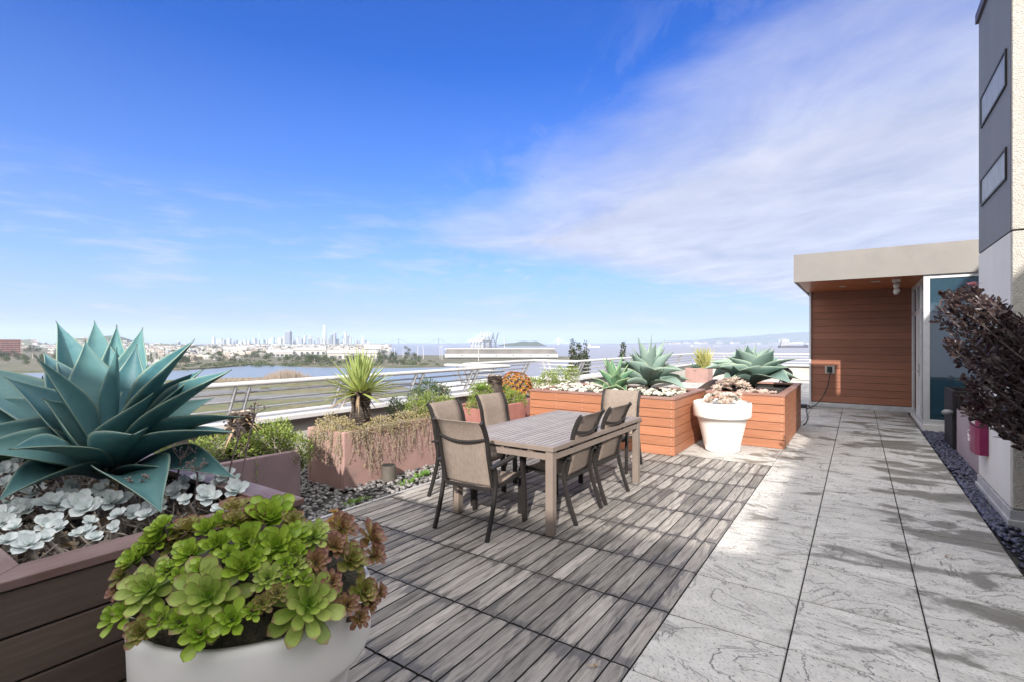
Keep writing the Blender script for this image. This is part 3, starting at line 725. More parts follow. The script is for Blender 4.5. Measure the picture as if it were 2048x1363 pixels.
# leaning dark boards and planters by the tower
t = thing('planter', 'empty mauve stucco trough planter standing on dark pebbles beside the tower', 'planter', (1.2, 8.6, 0))
m = M(); x0, x1, y0, y1 = 1.19, 2.1, 7.62, 9.75; w = .05
m.box(x0, x0+w, y0, y1, -.02, .62); m.box(x1-w, x1, y0, y1, -.02, .62); m.box(x0+w, x1-w, y0, y0+w, -.02, .62); m.box(x0+w, x1-w, y1-w, y1, -.02, .62)
m.build('trough', plain('smooth mauve fibreglass', (.28, .225, .255), (.32, .26, .29), 3, .55, .1, 120), t, bevel=.01)
m = M(); m.box(x0+w, x1-w, y0+w, y1-w, .05, .42); m.build('soil', MT['soil'], t)
t = thing('planter', 'dark charcoal box planter behind the empty mauve trough', 'planter', (1.1, 10.3, 0))
m = M(); x0, x1, y0, y1 = 1.16, 1.95, 9.9, 10.75
m.box(x0, x0+w, y0, y1, -.02, .86); m.box(x1-w, x1, y0, y1, -.02, .86); m.box(x0+w, x1-w, y0, y0+w, -.02, .86); m.box(x0+w, x1-w, y1-w, y1, -.02, .86)
m.build('box_wall', plain('charcoal box', (.022, .019, .022), rough=.7, spec=.2), t, bevel=.01)
m = M(); m.box(x0+w, x1-w, y0+w, y1-w, .05, .7); m.build('soil', MT['soil'], t)
m = M(); pts = []
for i in range(9):
    a = i/8*PI; pts.append(((1.04, 9.98, .56), a))
ball(m, V((1.10, 9.87, .54)), .07, .05, .045, 12, 7); m.box(1.11, 1.16, 9.85, 9.895, .51, .57)
tag(m.build('wall_lamp', plain('grey cast metal', (.20, .21, .22), rough=.5, metal=.3), smooth=True), 'small grey shell-shaped lamp on the charcoal planter', 'lamp')
e = thing('waste_dispenser', 'magenta metal dispenser with a white paper label fixed to the tower wall', 'dispenser', (1.05, 7.2, .8))
mg = plain('magenta enamel', (.15, .003, .05), (.18, .005, .062), 5, .35)
m = M(); zb, zm, zt = .42, .70, .93
prof = [(1.098, 6.98), (1.03, 6.98), (1.0, 7.03), (.99, 7.15), (.995, 7.3), (1.03, 7.42), (1.098, 7.42)]
m.prism(prof, zb, zm); m.build('body', mg, e, bevel=.004)
m = M(); m.prism([(1.098, 6.99), (1.035, 6.99), (1.008, 7.04), (1.008, 7.41), (1.098, 7.41)], zm+.006, zt); m.build('lid', mg, e, bevel=.004)
m = M(); m.prism([(1.098, 6.985), (1.032, 6.985), (1.003, 7.035), (1.003, 7.4), (1.098, 7.4)], zm, zm+.006); m.build('seam', MT['dark'], e)
m = M(); m.box(1.0035, 1.0075, 7.08, 7.38, zm+.03, zt-.02); lb = m.build('paper_label', plain('printed paper', (.72, .70, .72), rough=.7), e)
m = M(); pk = plain('pink print', (.35, .10, .28), rough=.7)
m.box(1.0015, 1.003, 7.12, 7.34, zm+.13, zm+.175); m.build('printed_band', pk, e)
m = M()
for i in range(3): m.box(1.0015, 1.003, 7.11, 7.34-.04*i, zm+.05+.022*i, zm+.056+.022*i)
m.build('printed_lines', plain('grey print', (.3, .28, .3), rough=.7), e)
m = M(); 
for i in range(14):
    a0 = -1.3+i*.22; pts = [(.987, 7.27+.035*math.cos(a0), .60+.035*math.sin(a0)), (.987, 7.27+.035*math.cos(a0+.24), .60+.035*math.sin(a0+.24))]; m.bar(pts[0], pts[1], .014, .006)
m.bar((.987, 7.285, .56), (.987, 7.27, .52), .014, .006); m.build('white_mark', plain('white print', (.75, .72, .74), rough=.6), e)
# ------------------------------------------------------------------ cedar planters
def wood_planter(name, label, x0, x1, y0, y1, H, mats, nb, capw=.1, soilz=.1, group='board-clad planters'):
    t = thing(name, label, 'planter', ((x0+x1)/2, (y0+y1)/2, 0), group)
    hb = (H-.035)/nb
    for nm, axis, ya, yb in (('front_boards', 0, y0, y0+.025), ('back_boards', 0, y1-.025, y1), ('side_boards', 1, x0, x0+.025), ('side_boards', 1, x1-.025, x1)):
        m = M()
        for i in range(nb):
            za, zb = i*hb+.004, (i+1)*hb-.004; m.cur = (0, 0, rnd.random())
            if axis == 0: m.box(x0, x1, ya, yb, za, zb)
            else: m.box(ya, yb, y0+.026, y1-.026, za, zb)
        m.build(nm, MT[mats[axis]], t, bevel=.004)
    m = M(); i_ = .03
    m.box(x0+.012, x0+i_+.03, y0+.012, y1-.012, .0, H-.045); m.box(x1-i_-.03, x1-.012, y0+.012, y1-.012, .0, H-.045)
    m.box(x0+i_+.03, x1-i_-.03, y0+.012, y0+.06, .0, H-.045); m.box(x0+i_+.03, x1-i_-.03, y1-.06, y1-.012, .0, H-.045); m.build('liner', MT['dark'], t)
    m = M(); c = .012; za, zb = H-.033, H
    for poly in ([(x0-c,y0-c),(x1+c,y0-c),(x1-capw,y0+capw),(x0+capw,y0+capw)], [(x1+c,y1+c),(x0-c,y1+c),(x0+capw,y1-capw),(x1-capw,y1-capw)]):
        m = M(); m.cur = (0, 0, rnd.random()); m.prism(poly, za, zb); m.build('cap_rail', MT[mats[2]], t, bevel=.004)
    for poly in ([(x1+c,y0-c+.002),(x1+c,y1+c-.002),(x1-capw+.001,y1-capw),(x1-capw+.001,y0+capw)], [(x0-c,y1+c-.002),(x0-c,y0-c+.002),(x0+capw-.001,y0+capw),(x0+capw-.001,y1-capw)]):
        m = M(); m.cur = (0, 0, rnd.random()); m.prism(poly, za, zb); m.build('cap_rail', MT[mats[3]], t, bevel=.004)
    m = M(); n = 14; rows = []
    for i in range(n+1):
        row = []
        for j in range(n+1):
            x, y = lerp(x0+.062, x1-.062, i/n), lerp(y0+.062, y1-.062, j/n)
            row.append(V((x, y, H-soilz+.03*mnoise.noise(V((x*4, y*4, 1))))))
        rows.append(row)
    m.grid(rows); m.build('soil', MT['soil'], t, smooth=True)
    if mats[0] == 'cedar':
        m = M(); k = int((x1-x0)/.45)
        for i in range(nb):
            for q in range(k+1):
                x = lerp(x0+.04, x1-.04, q/k)
                for zz in (.3, .75): m.box(x-.004, x+.004, y0-.0025, y0-.0005, (i+zz)*hb-.004, (i+zz)*hb+.004)
        m.build('screws', MT['alu'], t)
    return t
MT['cap_y'] = wood_mat('cedar side cap', (.20, .095, .07), (.29, .15, .115), 1, .55, .1, .2, fade=(.30, .20, .175))
MT['oldcap_x'] = wood_mat('worn red-brown end cap', (.115, .062, .052), (.20, .125, .11), 0, .5, .1, .3, fade=(.36, .31, .29))
MT['oldwood_x'] = wood_mat('brown composite end boards', (.078, .056, .045), (.112, .081, .066), 0, .42, .1, .35)
PB = wood_planter('cedar_planter', 'long orange cedar planter with two agaves behind the dining table', -4.47, -2.1, 7.05, 8.72, .81, ('cedar', 'cedar_y', 'cap', 'cap_y'), 6)
PC = wood_planter('cedar_planter', 'orange cedar planter with one agave and pinkish succulents beside the path', -2.0, -.89, 8.42, 11.0, .81, ('cedar', 'cedar_y', 'cap', 'cap_y'), 6)
PN = wood_planter('cedar_planter', 'dark brown board planter in the near left corner holding the giant blue agave', -5.3, -2.27, .35, 1.47, .81, ('oldwood_x', 'oldwood', 'oldcap_x', 'oldcap'), 5, .13, .12)
# ------------------------------------------------------------------ stucco planters
def stucco_planter(label, x0, x1, y0, y1, H, mat, rot=0.0, group='stucco planters on the pebbles'):
    cx_, cy_ = (x0+x1)/2, (y0+y1)/2
    t = thing('stucco_planter', label, 'planter', (cx_, cy_, 0), group, rot)
    hx, hy, w = (x1-x0)/2, (y1-y0)/2, .06
    m = M(); m.box(-hx, -hx+w, -hy, hy, -.05, H); m.box(hx-w, hx, -hy, hy, -.05, H); m.box(-hx+w, hx-w, -hy, -hy+w, -.05, H); m.box(-hx+w, hx-w, hy-w, hy, -.05, H)
    m.build('box_wall', MT[mat], t, bevel=.012, world=False)
    m = M(); m.box(-hx+w, hx-w, -hy+w, hy-w, 0, H-.06); m.build('soil', MT['soil'], t, world=False)
    return t
stucco_planter('mauve stucco planter in shade behind the near agave, with a shaggy green cover', -5.45, -4.68, 1.25, 3.02, .50, 'stucco_mauve', -.06)
stucco_planter('pink stucco planter holding the yucca, dry runners hanging over its sides', -5.27, -4.6, 3.49, 5.45, .60, 'stucco_pink')
stucco_planter('red stucco planter with the scaly stump, behind the two left chairs', -5.25, -4.55, 5.85, 7.05, .60, 'stucco_red')
stucco_planter('stucco planter under the orange aeonium bush beside the long cedar planter', -5.85, -5.0, 7.45, 10.2, .55, 'stucco_red')
stucco_planter('pink square box planter alone by the far railing, with yellow and grey plants', -5.7, -4.85, 20.6, 21.5, .57, 'stucco_pink')
# uplight on the pebbles
e = thing('uplight', 'bronze half-round uplight standing on pebbles against the pink planter', 'light', (-4.5, 4.05, 0))
m = M(); prof = [(-4.50+.085*math.cos(a), 4.03+.085*math.sin(a)) for a in [i*2*PI/20 for i in range(20)]]
m.prism(prof, -.02, .155); m.build('housing', plain('bronze metal', (.13, .115, .10), (.18, .16, .145), 8, .4, metal=.4), e, smooth=False)
m = M(); m.prism([(-4.50+.07*math.cos(a), 4.03+.07*math.sin(a)) for a in [i*2*PI/20 for i in range(20)]], .155, .16); m.build('lens', MT['dark'], e)
# ------------------------------------------------------------------ round pots
def pot(label, x, y, H, Rr, name='flower_pot'):
    t = thing(name, label, 'pot', (x, y, 0), 'large white flower pots')
    rb_ = Rr*.58; lip = H*.30; th = .02
    prof = [(rb_*.9, .0), (rb_, .02)]
    for i in range(6): prof.append((lerp(rb_, Rr*.86, i/5), lerp(.02, H-lip, i/5)))
    prof += [(Rr*.885, H-lip-.012), (Rr*.965, H-lip+.0), (Rr*.985, H-lip+.02), (Rr, H-.03), (Rr-.01, H-.008), (Rr-.025, H), (Rr-th, H-.006), (Rr-th-.012, H-.03), (Rr-th-.03, H-.2)]
    m = M(); m.lathe(prof, 72, (x, y, 0)); o = m.build('pot_body', MT['pot'], t, smooth=True)
    m = M(); m.lathe([(.001, H-.07), (Rr-th-.018, H-.075)], 40, (x, y, 0)); m.build('soil', MT['potsoil'], t, smooth=True)
    return t
PX, PY, PH, PR = -1.76, .98, .70, .385
pot('large white pot in the near left corner overflowing with green aeonium rosettes', PX, PY, PH, PR)
pot('large white pot standing between the two orange cedar planters', -1.64, 7.83, .72, .40)
# ------------------------------------------------------------------ dining table
t = thing('dining_table', 'long taupe aluminium slatted dining table on the timber deck', 'table', (-2.58, 4.55, 0))
tx0, tx1, ty0, ty1 = -3.12, -2.03, 3.55, 5.57
m = M(); fw = .055
m.box(tx0, tx1, ty0, ty0+fw, .69, .73); m.box(tx0, tx1, ty1-fw, ty1, .69, .73); m.box(tx0, tx0+fw, ty0+fw, ty1-fw, .69, .7295); m.box(tx1-fw, tx1, ty0+fw, ty1-fw, .69, .7295)
m.build('top_frame', MT['taupe'], t, bevel=.003)
m = M(); n = 18; w = (tx1-tx0-2*fw)/n
for i in range(n):
    m.cur = (0, 0, rnd.random()); m.box(tx0+fw+i*w+.008, tx0+fw+(i+1)*w-.008, ty0+fw+.001, ty1-fw-.001, .705, .7285)
m.build('slatted_top', MT['slat'], t)
m = M()
for y in (4.2, 4.9): m.box(tx0+.07, tx1-.07, y, y+.04, .66, .704)
m.box(tx0+.08, tx1-.08, ty0+.018, ty0+.055, .615, .665); m.box(tx0+.08, tx1-.08, ty1-.055, ty1-.018, .615, .665)
m.box(tx0+.018, tx0+.055, ty0+.08, ty1-.08, .615, .665); m.box(tx1-.055, tx1-.018, ty0+.08, ty1-.08, .615, .665)
for x in (tx0+.25, (tx0+tx1)/2, tx1-.25):
    for y in (ty0+.03, ty1-.05): m.box(x, x+.04, y, y+.02, .665, .69)
m.build('apron', MT['taupe'], t, bevel=.002)
for x in (tx0+.012, tx1-.08):
    for y in (ty0+.012, ty1-.08):
        m = M(); m.box(x, x+.068, y, y+.068, .0, .688); m.build('leg', MT['taupe'], t, bevel=.004)
# ------------------------------------------------------------------ chairs
def make_chair(label):
    t = thing('sling_chair', label, 'chair', (0, 0, 0), 'woven sling armchairs round the table')
    hw = .262
    back = smooth_path([(0, -.20, .40), (0, -.225, .50), (0, -.262, .66), (0, -.285, .79), (0, -.33, .90), (0, -.365, .945)], 4)
    seat = smooth_path([(0, -.20, .40), (0, -.12, .392), (0, .0, .40), (0, .14, .425), (0, .22, .43), (0, .255, .41), (0, .262, .385)], 4)
    # back sling
    iw = .235
    rows = []
    for p in back: rows.append([V((x*iw, p.y - .012*(1-x*x), p.z)) for x in (-1, -.6, -.2, .2, .6, 1)])
    m = M(); m.grid(rows); m.build('back_sling', MT['sling'], t, smooth=True, world=False, solid=.004)
    rows = []
    for p in seat: rows.append([V((x*iw, p.y, p.z - .018*(1-x*x))) for x in (-1, -.6, -.2, .2, .6, 1)])
    m = M(); m.grid(rows); m.build('seat_sling', MT['sling'], t, smooth=True, world=False, solid=.004)
    m = M()
    for sx in (-1, 1):
        m.strap([p + V((sx*(iw+.012), 0, 0)) for p in back], .028, .034, (1, 0, 0))
        m.strap([p + V((sx*(iw+.012), 0, 0)) for p in seat], .028, .03, (1, 0, 0))
    arcs = [V((x*(iw+.0), -.296-.03*(1-x*x), .80-.03*(1-x*x))) for x in [-1+i/6 for i in range(13)]]
    m.tube(arcs, .0125, 8)
    m.bar((-iw, -.215, .375), (iw, -.215, .375), .022, .03); m.bar((-iw, .20, .385), (iw, .20, .385), .022, .03)
    for sx in (-1, 1): m.bar((sx*(iw), -.21, .388), (sx*.275, -.21, .388), .03, .02); m.bar((sx*iw, .19, .41), (sx*.275, .19, .40), .03, .02)
    m.build('seat_frame', MT['frame'], t, world=False, bevel=.003)
    for sx in (-1, 1):
        X = sx*.275
        m = M(); m.strap(smooth_path([(X, -.225, .565), (X, -.205, .48), (X, -.205, .40), (X, -.225, .30), (X, -.27, .15), (X, -.325, .0)], 4), .026, .034, (1, 0, 0)); m.build('rear_leg', MT['frame'], t, world=False, bevel=.003)
        m = M(); m.strap(smooth_path([(X, .195, .605), (X, .215, .45), (X, .235, .25), (X, .24, .0)], 4), .028, .05, (1, 0, 0)); m.build('front_leg', MT['frame'], t, world=False, bevel=.003)
        m = M(); m.strap(smooth_path([(X, -.27, .57), (X, -.22, .578), (X, -.05, .592), (X, .12, .616), (X, .22, .624), (X, .262, .612)], 4), .052, .022, (1, 0, 0)); m.build('armrest', MT['frame'], t, world=False, bevel=.004)
    return t
ch = make_chair('sling chair at the near table end, its brown woven back towards the viewer')
ch.location = (-2.70, 3.50, 0); ch.rotation_euler[2] = .02
dup(ch, (-2.335, 4.17, 0), PI/2+.03, 'nearer of the two right-hand chairs, close to the front right table leg')
dup(ch, (-2.335, 4.84, 0), PI/2-.02, 'farther of the two right-hand chairs, tucked in close to the far table leg')
dup(ch, (-3.32, 4.08, 0), -PI/2+.05, 'left-hand chair partly hidden behind the nearest chair, facing the table')
dup(ch, (-3.40, 4.98, 0), -PI/2-.04, 'left-hand chair in front of the scaly stump, pale sunlit back facing the table')
dup(ch, (-2.58, 6.02, 0), PI+.03, 'chair at the far table end with its back against the long cedar planter')
# wicker armchair between the cedar planters
e = thing('wicker_chair', 'dark brown wicker barrel chair in the gap between the cedar planters', 'chair', (-2.38, 9.3, 0), None, -.87)
wk = plain('dark wicker', (.035, .022, .016), (.07, .045, .035), 60, .6, .6, 120, bdist=.01)
m = M(); rows = []
for i in range(25):
    a = math.radians(lerp(-28, 208, i/24)); h = lerp(.62, .92, max(0, math.sin(a))**1.5)
    rows.append([V((.36*math.cos(a)*q, .34*math.sin(a)*q, lerp(.12, h, k/5))) for k, q in enumerate((.86, .93, .98, 1.02, 1.07, 1.1))])
m.grid(rows); m.build('shell', wk, e, smooth=True, solid=.045, world=False)
m = M(); m.lathe([(.02, .36), (.29, .36), (.31, .40), (.28, .45), (.02, .46)], 24); m.build('cushion', plain('black cushion', (.02, .018, .018), rough=.9), e, smooth=True, world=False)
for a in (.6, 2.2, 3.8, 5.4):
    m = M(); m.tube([(.24*math.cos(a), .24*math.sin(a), .14), (.27*math.cos(a), .27*math.sin(a), .0)], .02, 8); m.build('leg', wk, e, world=False)
# ------------------------------------------------------------------ plant materials
LM = {}
LM['agave_blue'] = leafmat('blue agave leaf', (.042, .14, .178), (.115, .25, .25), (.24, .33, .27), (.07, .05, .035), .5, .16, .965, .975, inner=(.12, .24, .275), spots=(.045, .10, .12), tcol=(.35, .6, .3))
LM['agave_grey'] = leafmat('grey-green agave leaf', (.165, .26, .235), (.26, .36, .32), (.32, .40, .30), (.08, .05, .03), .5, .18, .955, .975, tcol=(.35, .55, .3))
LM['agave_green'] = leafmat('green agave leaf', (.10, .235, .15), (.20, .34, .20), (.42, .48, .28), (.10, .06, .03), .48, .2, .92, .97, tcol=(.4, .6, .2))
LM['aeo_green'] = leafmat('green aeonium leaf', (.19, .325, .024), (.34, .47, .055), (.10, .05, .025), (.2, .09, .05), .34, .18, .9, .93, inner=(.25, .50, .04), spec=.5, tcol=(.5, .7, .1))
LM['aeo_pale'] = leafmat('pale green aeonium leaf', (.23, .345, .05), (.40, .485, .13), (.16, .075, .05), (.27, .14, .10), .34, .18, .91, .86, inner=(.28, .52, .06), spots=(.12, .10, .04), tcol=(.5, .7, .2))
LM['aeo_bronze'] = leafmat('bronze aeonium leaf', (.20, .24, .05), (.33, .31, .11), (.15, .06, .045), (.22, .10, .075), .38, .18, .9, .78, inner=(.34, .44, .05), tcol=(.5, .4, .1))
LM['aeo_red'] = leafmat('red aeonium leaf', (.24, .165, .06), (.33, .21, .11), (.15, .06, .05), (.235, .115, .09), .38, .16, .9, .68, inner=(.38, .38, .05), tcol=(.5, .2, .1))
LM['silver'] = leafmat('silvery white leaf', (.62, .69, .70), (.78, .82, .82), (.78, .81, .8), (.55, .52, .5), .6, .1, .93, .96, inner=(.58, .66, .65), tcol=(.6, .7, .6))
LM['ghost'] = leafmat('pinkish ghost leaf', (.36, .27, .235), (.50, .40, .34), (.44, .29, .26), (.40, .24, .22), .6, .1, .9, .9, inner=(.38, .40, .31), tcol=(.6, .5, .4))
LM['cream'] = leafmat('cream white leaf', (.52, .52, .44), (.70, .68, .60), (.62, .54, .46), (.5, .36, .3), .6, .1, .92, .93, tcol=(.6, .6, .5))
LM['yucca'] = leafmat('yucca blade', (.20, .28, .075), (.36, .42, .15), (.45, .45, .22), (.25, .17, .08), .5, .2, .86, .94, inner=(.42, .47, .10), tcol=(.5, .6, .2))
LM['dry'] = leafmat('dry blade', (.24, .16, .10), (.40, .30, .20), (.3, .22, .15), (.2, .14, .1), .8, .1)
LM['trail'] = leafmat('trailing leaf', (.10, .16, .035), (.25, .31, .07), (.22, .28, .08), (.27, .30, .08), .5, .22, tcol=(.5, .6, .1))
LM['trail_dry'] = leafmat('dry trailing leaf', (.22, .19, .09), (.38, .32, .19), (.3, .26, .14), (.36, .28, .18), .6, .15, tcol=(.5, .5, .2))
LM['trail_dark'] = leafmat('dark trailing leaf', (.035, .065, .03), (.09, .13, .045), (.08, .11, .04), (.09, .12, .05), .45, .15, tcol=(.3, .4, .1))
LM['protea'] = leafmat('maroon leaf', (.018, .013, .012), (.055, .036, .035), (.035, .02, .021), (.06, .025, .03), .36, .12, .9, .93, tcol=(.2, .05, .08))
LM['flower'] = leafmat('pink bract', (.22, .06, .09), (.34, .14, .17), (.36, .16, .17), (.3, .05, .1), .5, .2)
LM['weed'] = leafmat('weed leaf', (.07, .16, .025), (.15, .27, .05), (.15, .26, .05), (.15, .26, .05), .45, .25, tcol=(.5, .7, .1))
LM['yellow'] = leafmat('yellow spike', (.24, .25, .07), (.36, .35, .13), (.38, .36, .14), (.4, .3, .1), .5, .2)
BARK = plain('grey-brown woody stem', (.15, .13, .11), (.34, .30, .26), 30, .85, .6, 70)
DKST = plain('dark fleshy stem', (.05, .05, .03), (.10, .085, .055), 30, .8, .5, 70)
STALK = plain('dry purple stalk', (.19, .14, .14), (.30, .24, .22), 20, .8, .3, 60)
TRUNK = plain('shaggy trunk', (.025, .02, .018), (.07, .055, .048), 26, .9, .8, 50)
SCALE = leafmat('leaf base scale', (.035, .027, .024), (.10, .08, .07), (.09, .07, .06), (.38, .31, .26),   .85, 0, .9, .62)
# ------------------------------------------------------------------ giant blue agave
def upref(b, t):
    d = (t-b).normalized(); n = V((0,0,1)) - d*d.z
    return n.normalized() if n.length > .05 else V((-d.x, -d.y, 0))
C0 = W(222, 932, 2.82)
ag = thing('agave', 'giant blue-green agave with broad pointed leaves filling the near left planter', 'agave plant', (C0.x, C0.y, .7))
AL = [ # tip px, tip py, tip depth, width, bend, cup, base lift, curl
 (172, 690, 2.96, .30, -.03, .22, .10, 0), (190, 652, 3.25, .25, .03, .25, .12, 0), (116, 653, 3.2, .24, .02, .5, .12, .2), (233, 660, 3.3, .17, .0, .6, .14, 0),
 (283, 666, 3.25, .22, .04, .4, .12, 0), (272, 697, 3.0, .225, -.02, .25, .1, 0), (233, 703, 2.72, .10, 0, .9, .16, 0), (382, 690, 2.72, .25, .05, .55, .06, 0),
 (400, 745, 2.8, .22, .04, .5, .06, 0), (452, 748, 2.66, .24, .07, .55, .03, 0), (336, 718, 3.15, .2, .03, .45, .1, 0), (478, 838, 2.72, .22, .13, .45, .0, 0), (458, 868, 2.5, .22, .12, .4, -.03, 0),
 (458, 955, 2.55, .22, .14, .4, -.06, .3), (306, 790, 2.62, .25, .03, .6, .0, 0), (92, 803, 2.66, .28, .03, .55, .02, 0), (264, 872, 2.40, .22, .05, .7, -.03, 0), (318, 1022, 2.22, .27, .16, .45, -.06, .0),
 (18, 762, 2.62, .26, .06, .4, .04, 0), (-80, 730, 3.1, .28, .12, .3, .06, 0), (-70, 872, 2.5, .24, .12, .45, .0, 0), (-60, 905, 2.3, .24, .12, .4, -.03, 0),
 (6, 1000, 2.25, .25, .14, .4, -.06, 0), (92, 712, 2.95, .22, .03, .4, .1, 0), (78, 722, 2.6, .14, .03, .6, .07, 0), (-40, 800, 2.9, .26, .09, .4, .03, 0), (420, 800, 3.2, .22, .1, .4, .03, 0),
 (30, 900, 2.15, .22, .1, .4, -.02, 0), (150, 735, 3.3, .2, .03, .4, .12, 0), (-120, 830, 3.2, .24, .1, .4, .0, 0), (355, 770, 3.3, .2, .05, .4, .08, 0)]
m = M()
for k_, (px, py, d, w, bd, cup, lift, curl) in enumerate(AL):
    tip = W(px, py, d); h = V((tip.x-C0.x, tip.y-C0.y, 0)); h = h.normalized() if h.length > .03 else V((0,0,0))
    b = C0 + h*.05 + V((0, 0, lift*.75 - .02)); tip = tip + (tip-b)*.05
    toc = (V((0, 0, EYE)) - b).normalized(); nr = (upref(b, tip) + toc*(0.0 if k_ in (11, 12, 13, 17, 22) else .75)).normalized()
    leaf(m, b, tip, w*(1.0 if k_ < 7 else 1.12), nr, bend=bd, cup=cup*1.35, n=22, k=13, curl=curl + RU(-.3, .3))
m.build('leaf_rosette', LM['agave_blue'], ag, smooth=True, solid=.0045)
m = M(); m.tube([(C0.x, C0.y, .62), (C0.x, C0.y, .8), (C0.x, C0.y, C0.z+.1)], [.07, .06, .045], 12); m.build('stem', TRUNK, ag, smooth=True)
m = M(); leaf(m, C0 + V((.05, -.08, -.1)), W(236, 985, 2.5), .1, V((0, 0, 1)), .08, .5); m.build('withered_leaf', LM['dry'], ag, smooth=True, solid=.004)
def agave(label, c, R, H, n, matn, seed, squash=1.0, name='agave'):
    """leaves spiral from a near-vertical bud to drooping outer leaves"""
    rg = random.Random(seed); t = thing(name, label, 'agave plant', (c.x, c.y, .74))
    m = M()
    for i in range(n):
        a = (i+.5)/n; az = i*2.39996 + rg.uniform(-.35, .35); el = math.radians(lerp(86, 6, a**.85) + rg.uniform(-11, 11))
        L = lerp(H*.85, R*1.05, a)*rg.uniform(.88, 1.08)
        if a < .45: L = H*rg.uniform(.8, 1.02)
        d = V((math.cos(az)*math.cos(el), math.sin(az)*math.cos(el), math.sin(el)))
        b = c + V((math.cos(az), math.sin(az), 0))*.04 + V((0, 0, .12*(1-a)))
        tip = b + d*L - V((0, 0, .10*R*a*a))
        tip.z = max(tip.z, c.z-.08)
        leaf(m, b, tip, lerp(.17, .30, min(1, a*1.6))*R*rg.uniform(.9, 1.2)*1.45, upref(b, tip), bend=lerp(.0, .2, a)*R*rg.uniform(.5, 1.5), cup=rg.uniform(.35, .95), n=14, k=9, curl=rg.uniform(-.45, .45))
    m.build('leaf_rosette', LM[matn], t, smooth=True, solid=.005)
    m = M(); m.tube([(c.x, c.y, .66), (c.x, c.y, c.z+.1)], [.06, .04], 10); m.build('stem', TRUNK, t)
    return t
agave('largest grey-green agave in the long cedar planter, spiky leaves above the rail', V((-2.77, 7.9, .88)), .68, .70, 30, 'agave_grey', 5)
agave('smaller bright green agave at the left of the long cedar planter', V((-3.13, 7.42, .78)), .40, .52, 20, 'agave_green', 9)
agave('wide grey-green agave spilling over the right-hand cedar planter', V((-1.50, 9.5, .86)), .86, .64, 32, 'agave_grey', 21)
agave('short green agave leaves at the left edge of the near planter', V((-4.35, 1.0, .8)), .45, .5, 16, 'agave_green', 31)
# ------------------------------------------------------------------ aeonium in the near pot
AEO = {}
for nm, mat_, n, wr, inn, out, cup, seed in (('g0', 'aeo_pale', 32, .36, 80, 2, .3, 1), ('g1', 'aeo_green', 27, .42, 80, 20, .45, 2), ('g2', 'aeo_green', 22, .46, 80, 32, .5, 3), ('b0', 'aeo_bronze', 25, .44, 80, 16, .45, 4), ('r0', 'aeo_red', 25, .42, 80, 8, .45, 5), ('s0', 'aeo_green', 16, .5, 75, 20, .5, 6)):
    m = M(); rosette(m, 1.0, n, 'spoon', wr, inn, out, cup, .06, seed, k=5, nn=9)
    AEO[nm] = m.mesh('aeonium_rosette', LM[mat_], smooth=True)
ae = thing('aeonium', 'green aeonium with dozens of leaf rosettes mounded over the near white pot', 'succulent', (PX, PY, .64))
ae2 = thing('aeonium', 'red and bronze aeonium rosettes hanging over the right rim of the near white pot', 'succulent', (PX+.2, PY+.15, .64))
LST = [(350,660,350,'g0'),(750,720,450,'g0'),(1420,770,430,'g0'),(1150,200,310,'g1'),(1190,390,270,'g1'),(1000,370,230,'g2'),(810,390,190,'g2'),(620,450,210,'g1'),(510,360,210,'b0'),(620,270,220,'b0'),(390,370,200,'g1'),(250,490,200,'g1'),
 (970,540,220,'g2'),(1140,610,180,'g0'),(1440,330,210,'g0'),(1630,270,190,'r0'),(1580,400,160,'r0'),(1690,480,215,'b0'),(1830,330,200,'r0'),(1845,455,150,'r0'),(1460,510,160,'r0'),(1310,450,150,'g2'),(1270,610,100,'s0'),(1320,530,140,'g0'),(1770,700,200,'b0'),
 (1660,790,140,'r0'),(1740,870,130,'r0'),(1870,700,100,'r0'),(1800,780,110,'r0'),(160,690,130,'r0'),(130,870,180,'s0'),(220,830,170,'s0'),(310,960,190,'b0'),(440,880,160,'s0'),(700,980,240,'s0'),(900,880,210,'s0'),(560,600,110,'g2'),(1100,780,130,'b0'),(1200,710,120,'b0'),
 (930,150,210,'b0'),(830,250,160,'g2'),(930,230,170,'b0'),(450,270,160,'g1'),(330,450,130,'s0'),(560,900,150,'s0'),(1040,830,120,'s0'),(740,300,150,'g2'),(1320,330,160,'g1'),(1060,480,150,'s0'),(700,560,150,'s0'),(480,560,130,'s0'),(880,460,140,'s0'),(1250,520,130,'s0'),(180,590,140,'b0'),(1560,640,130,'r0'),(1380,620,110,'s0'),(1040,200,170,'b0'),(1300,240,150,'b0')]
CAMP = V((0, 0, EYE)); dome_c = V((PX, PY, .60)); DR = V((.455, .455, .39))
stems = M(); stems2 = M(); fillr = random.Random(5)
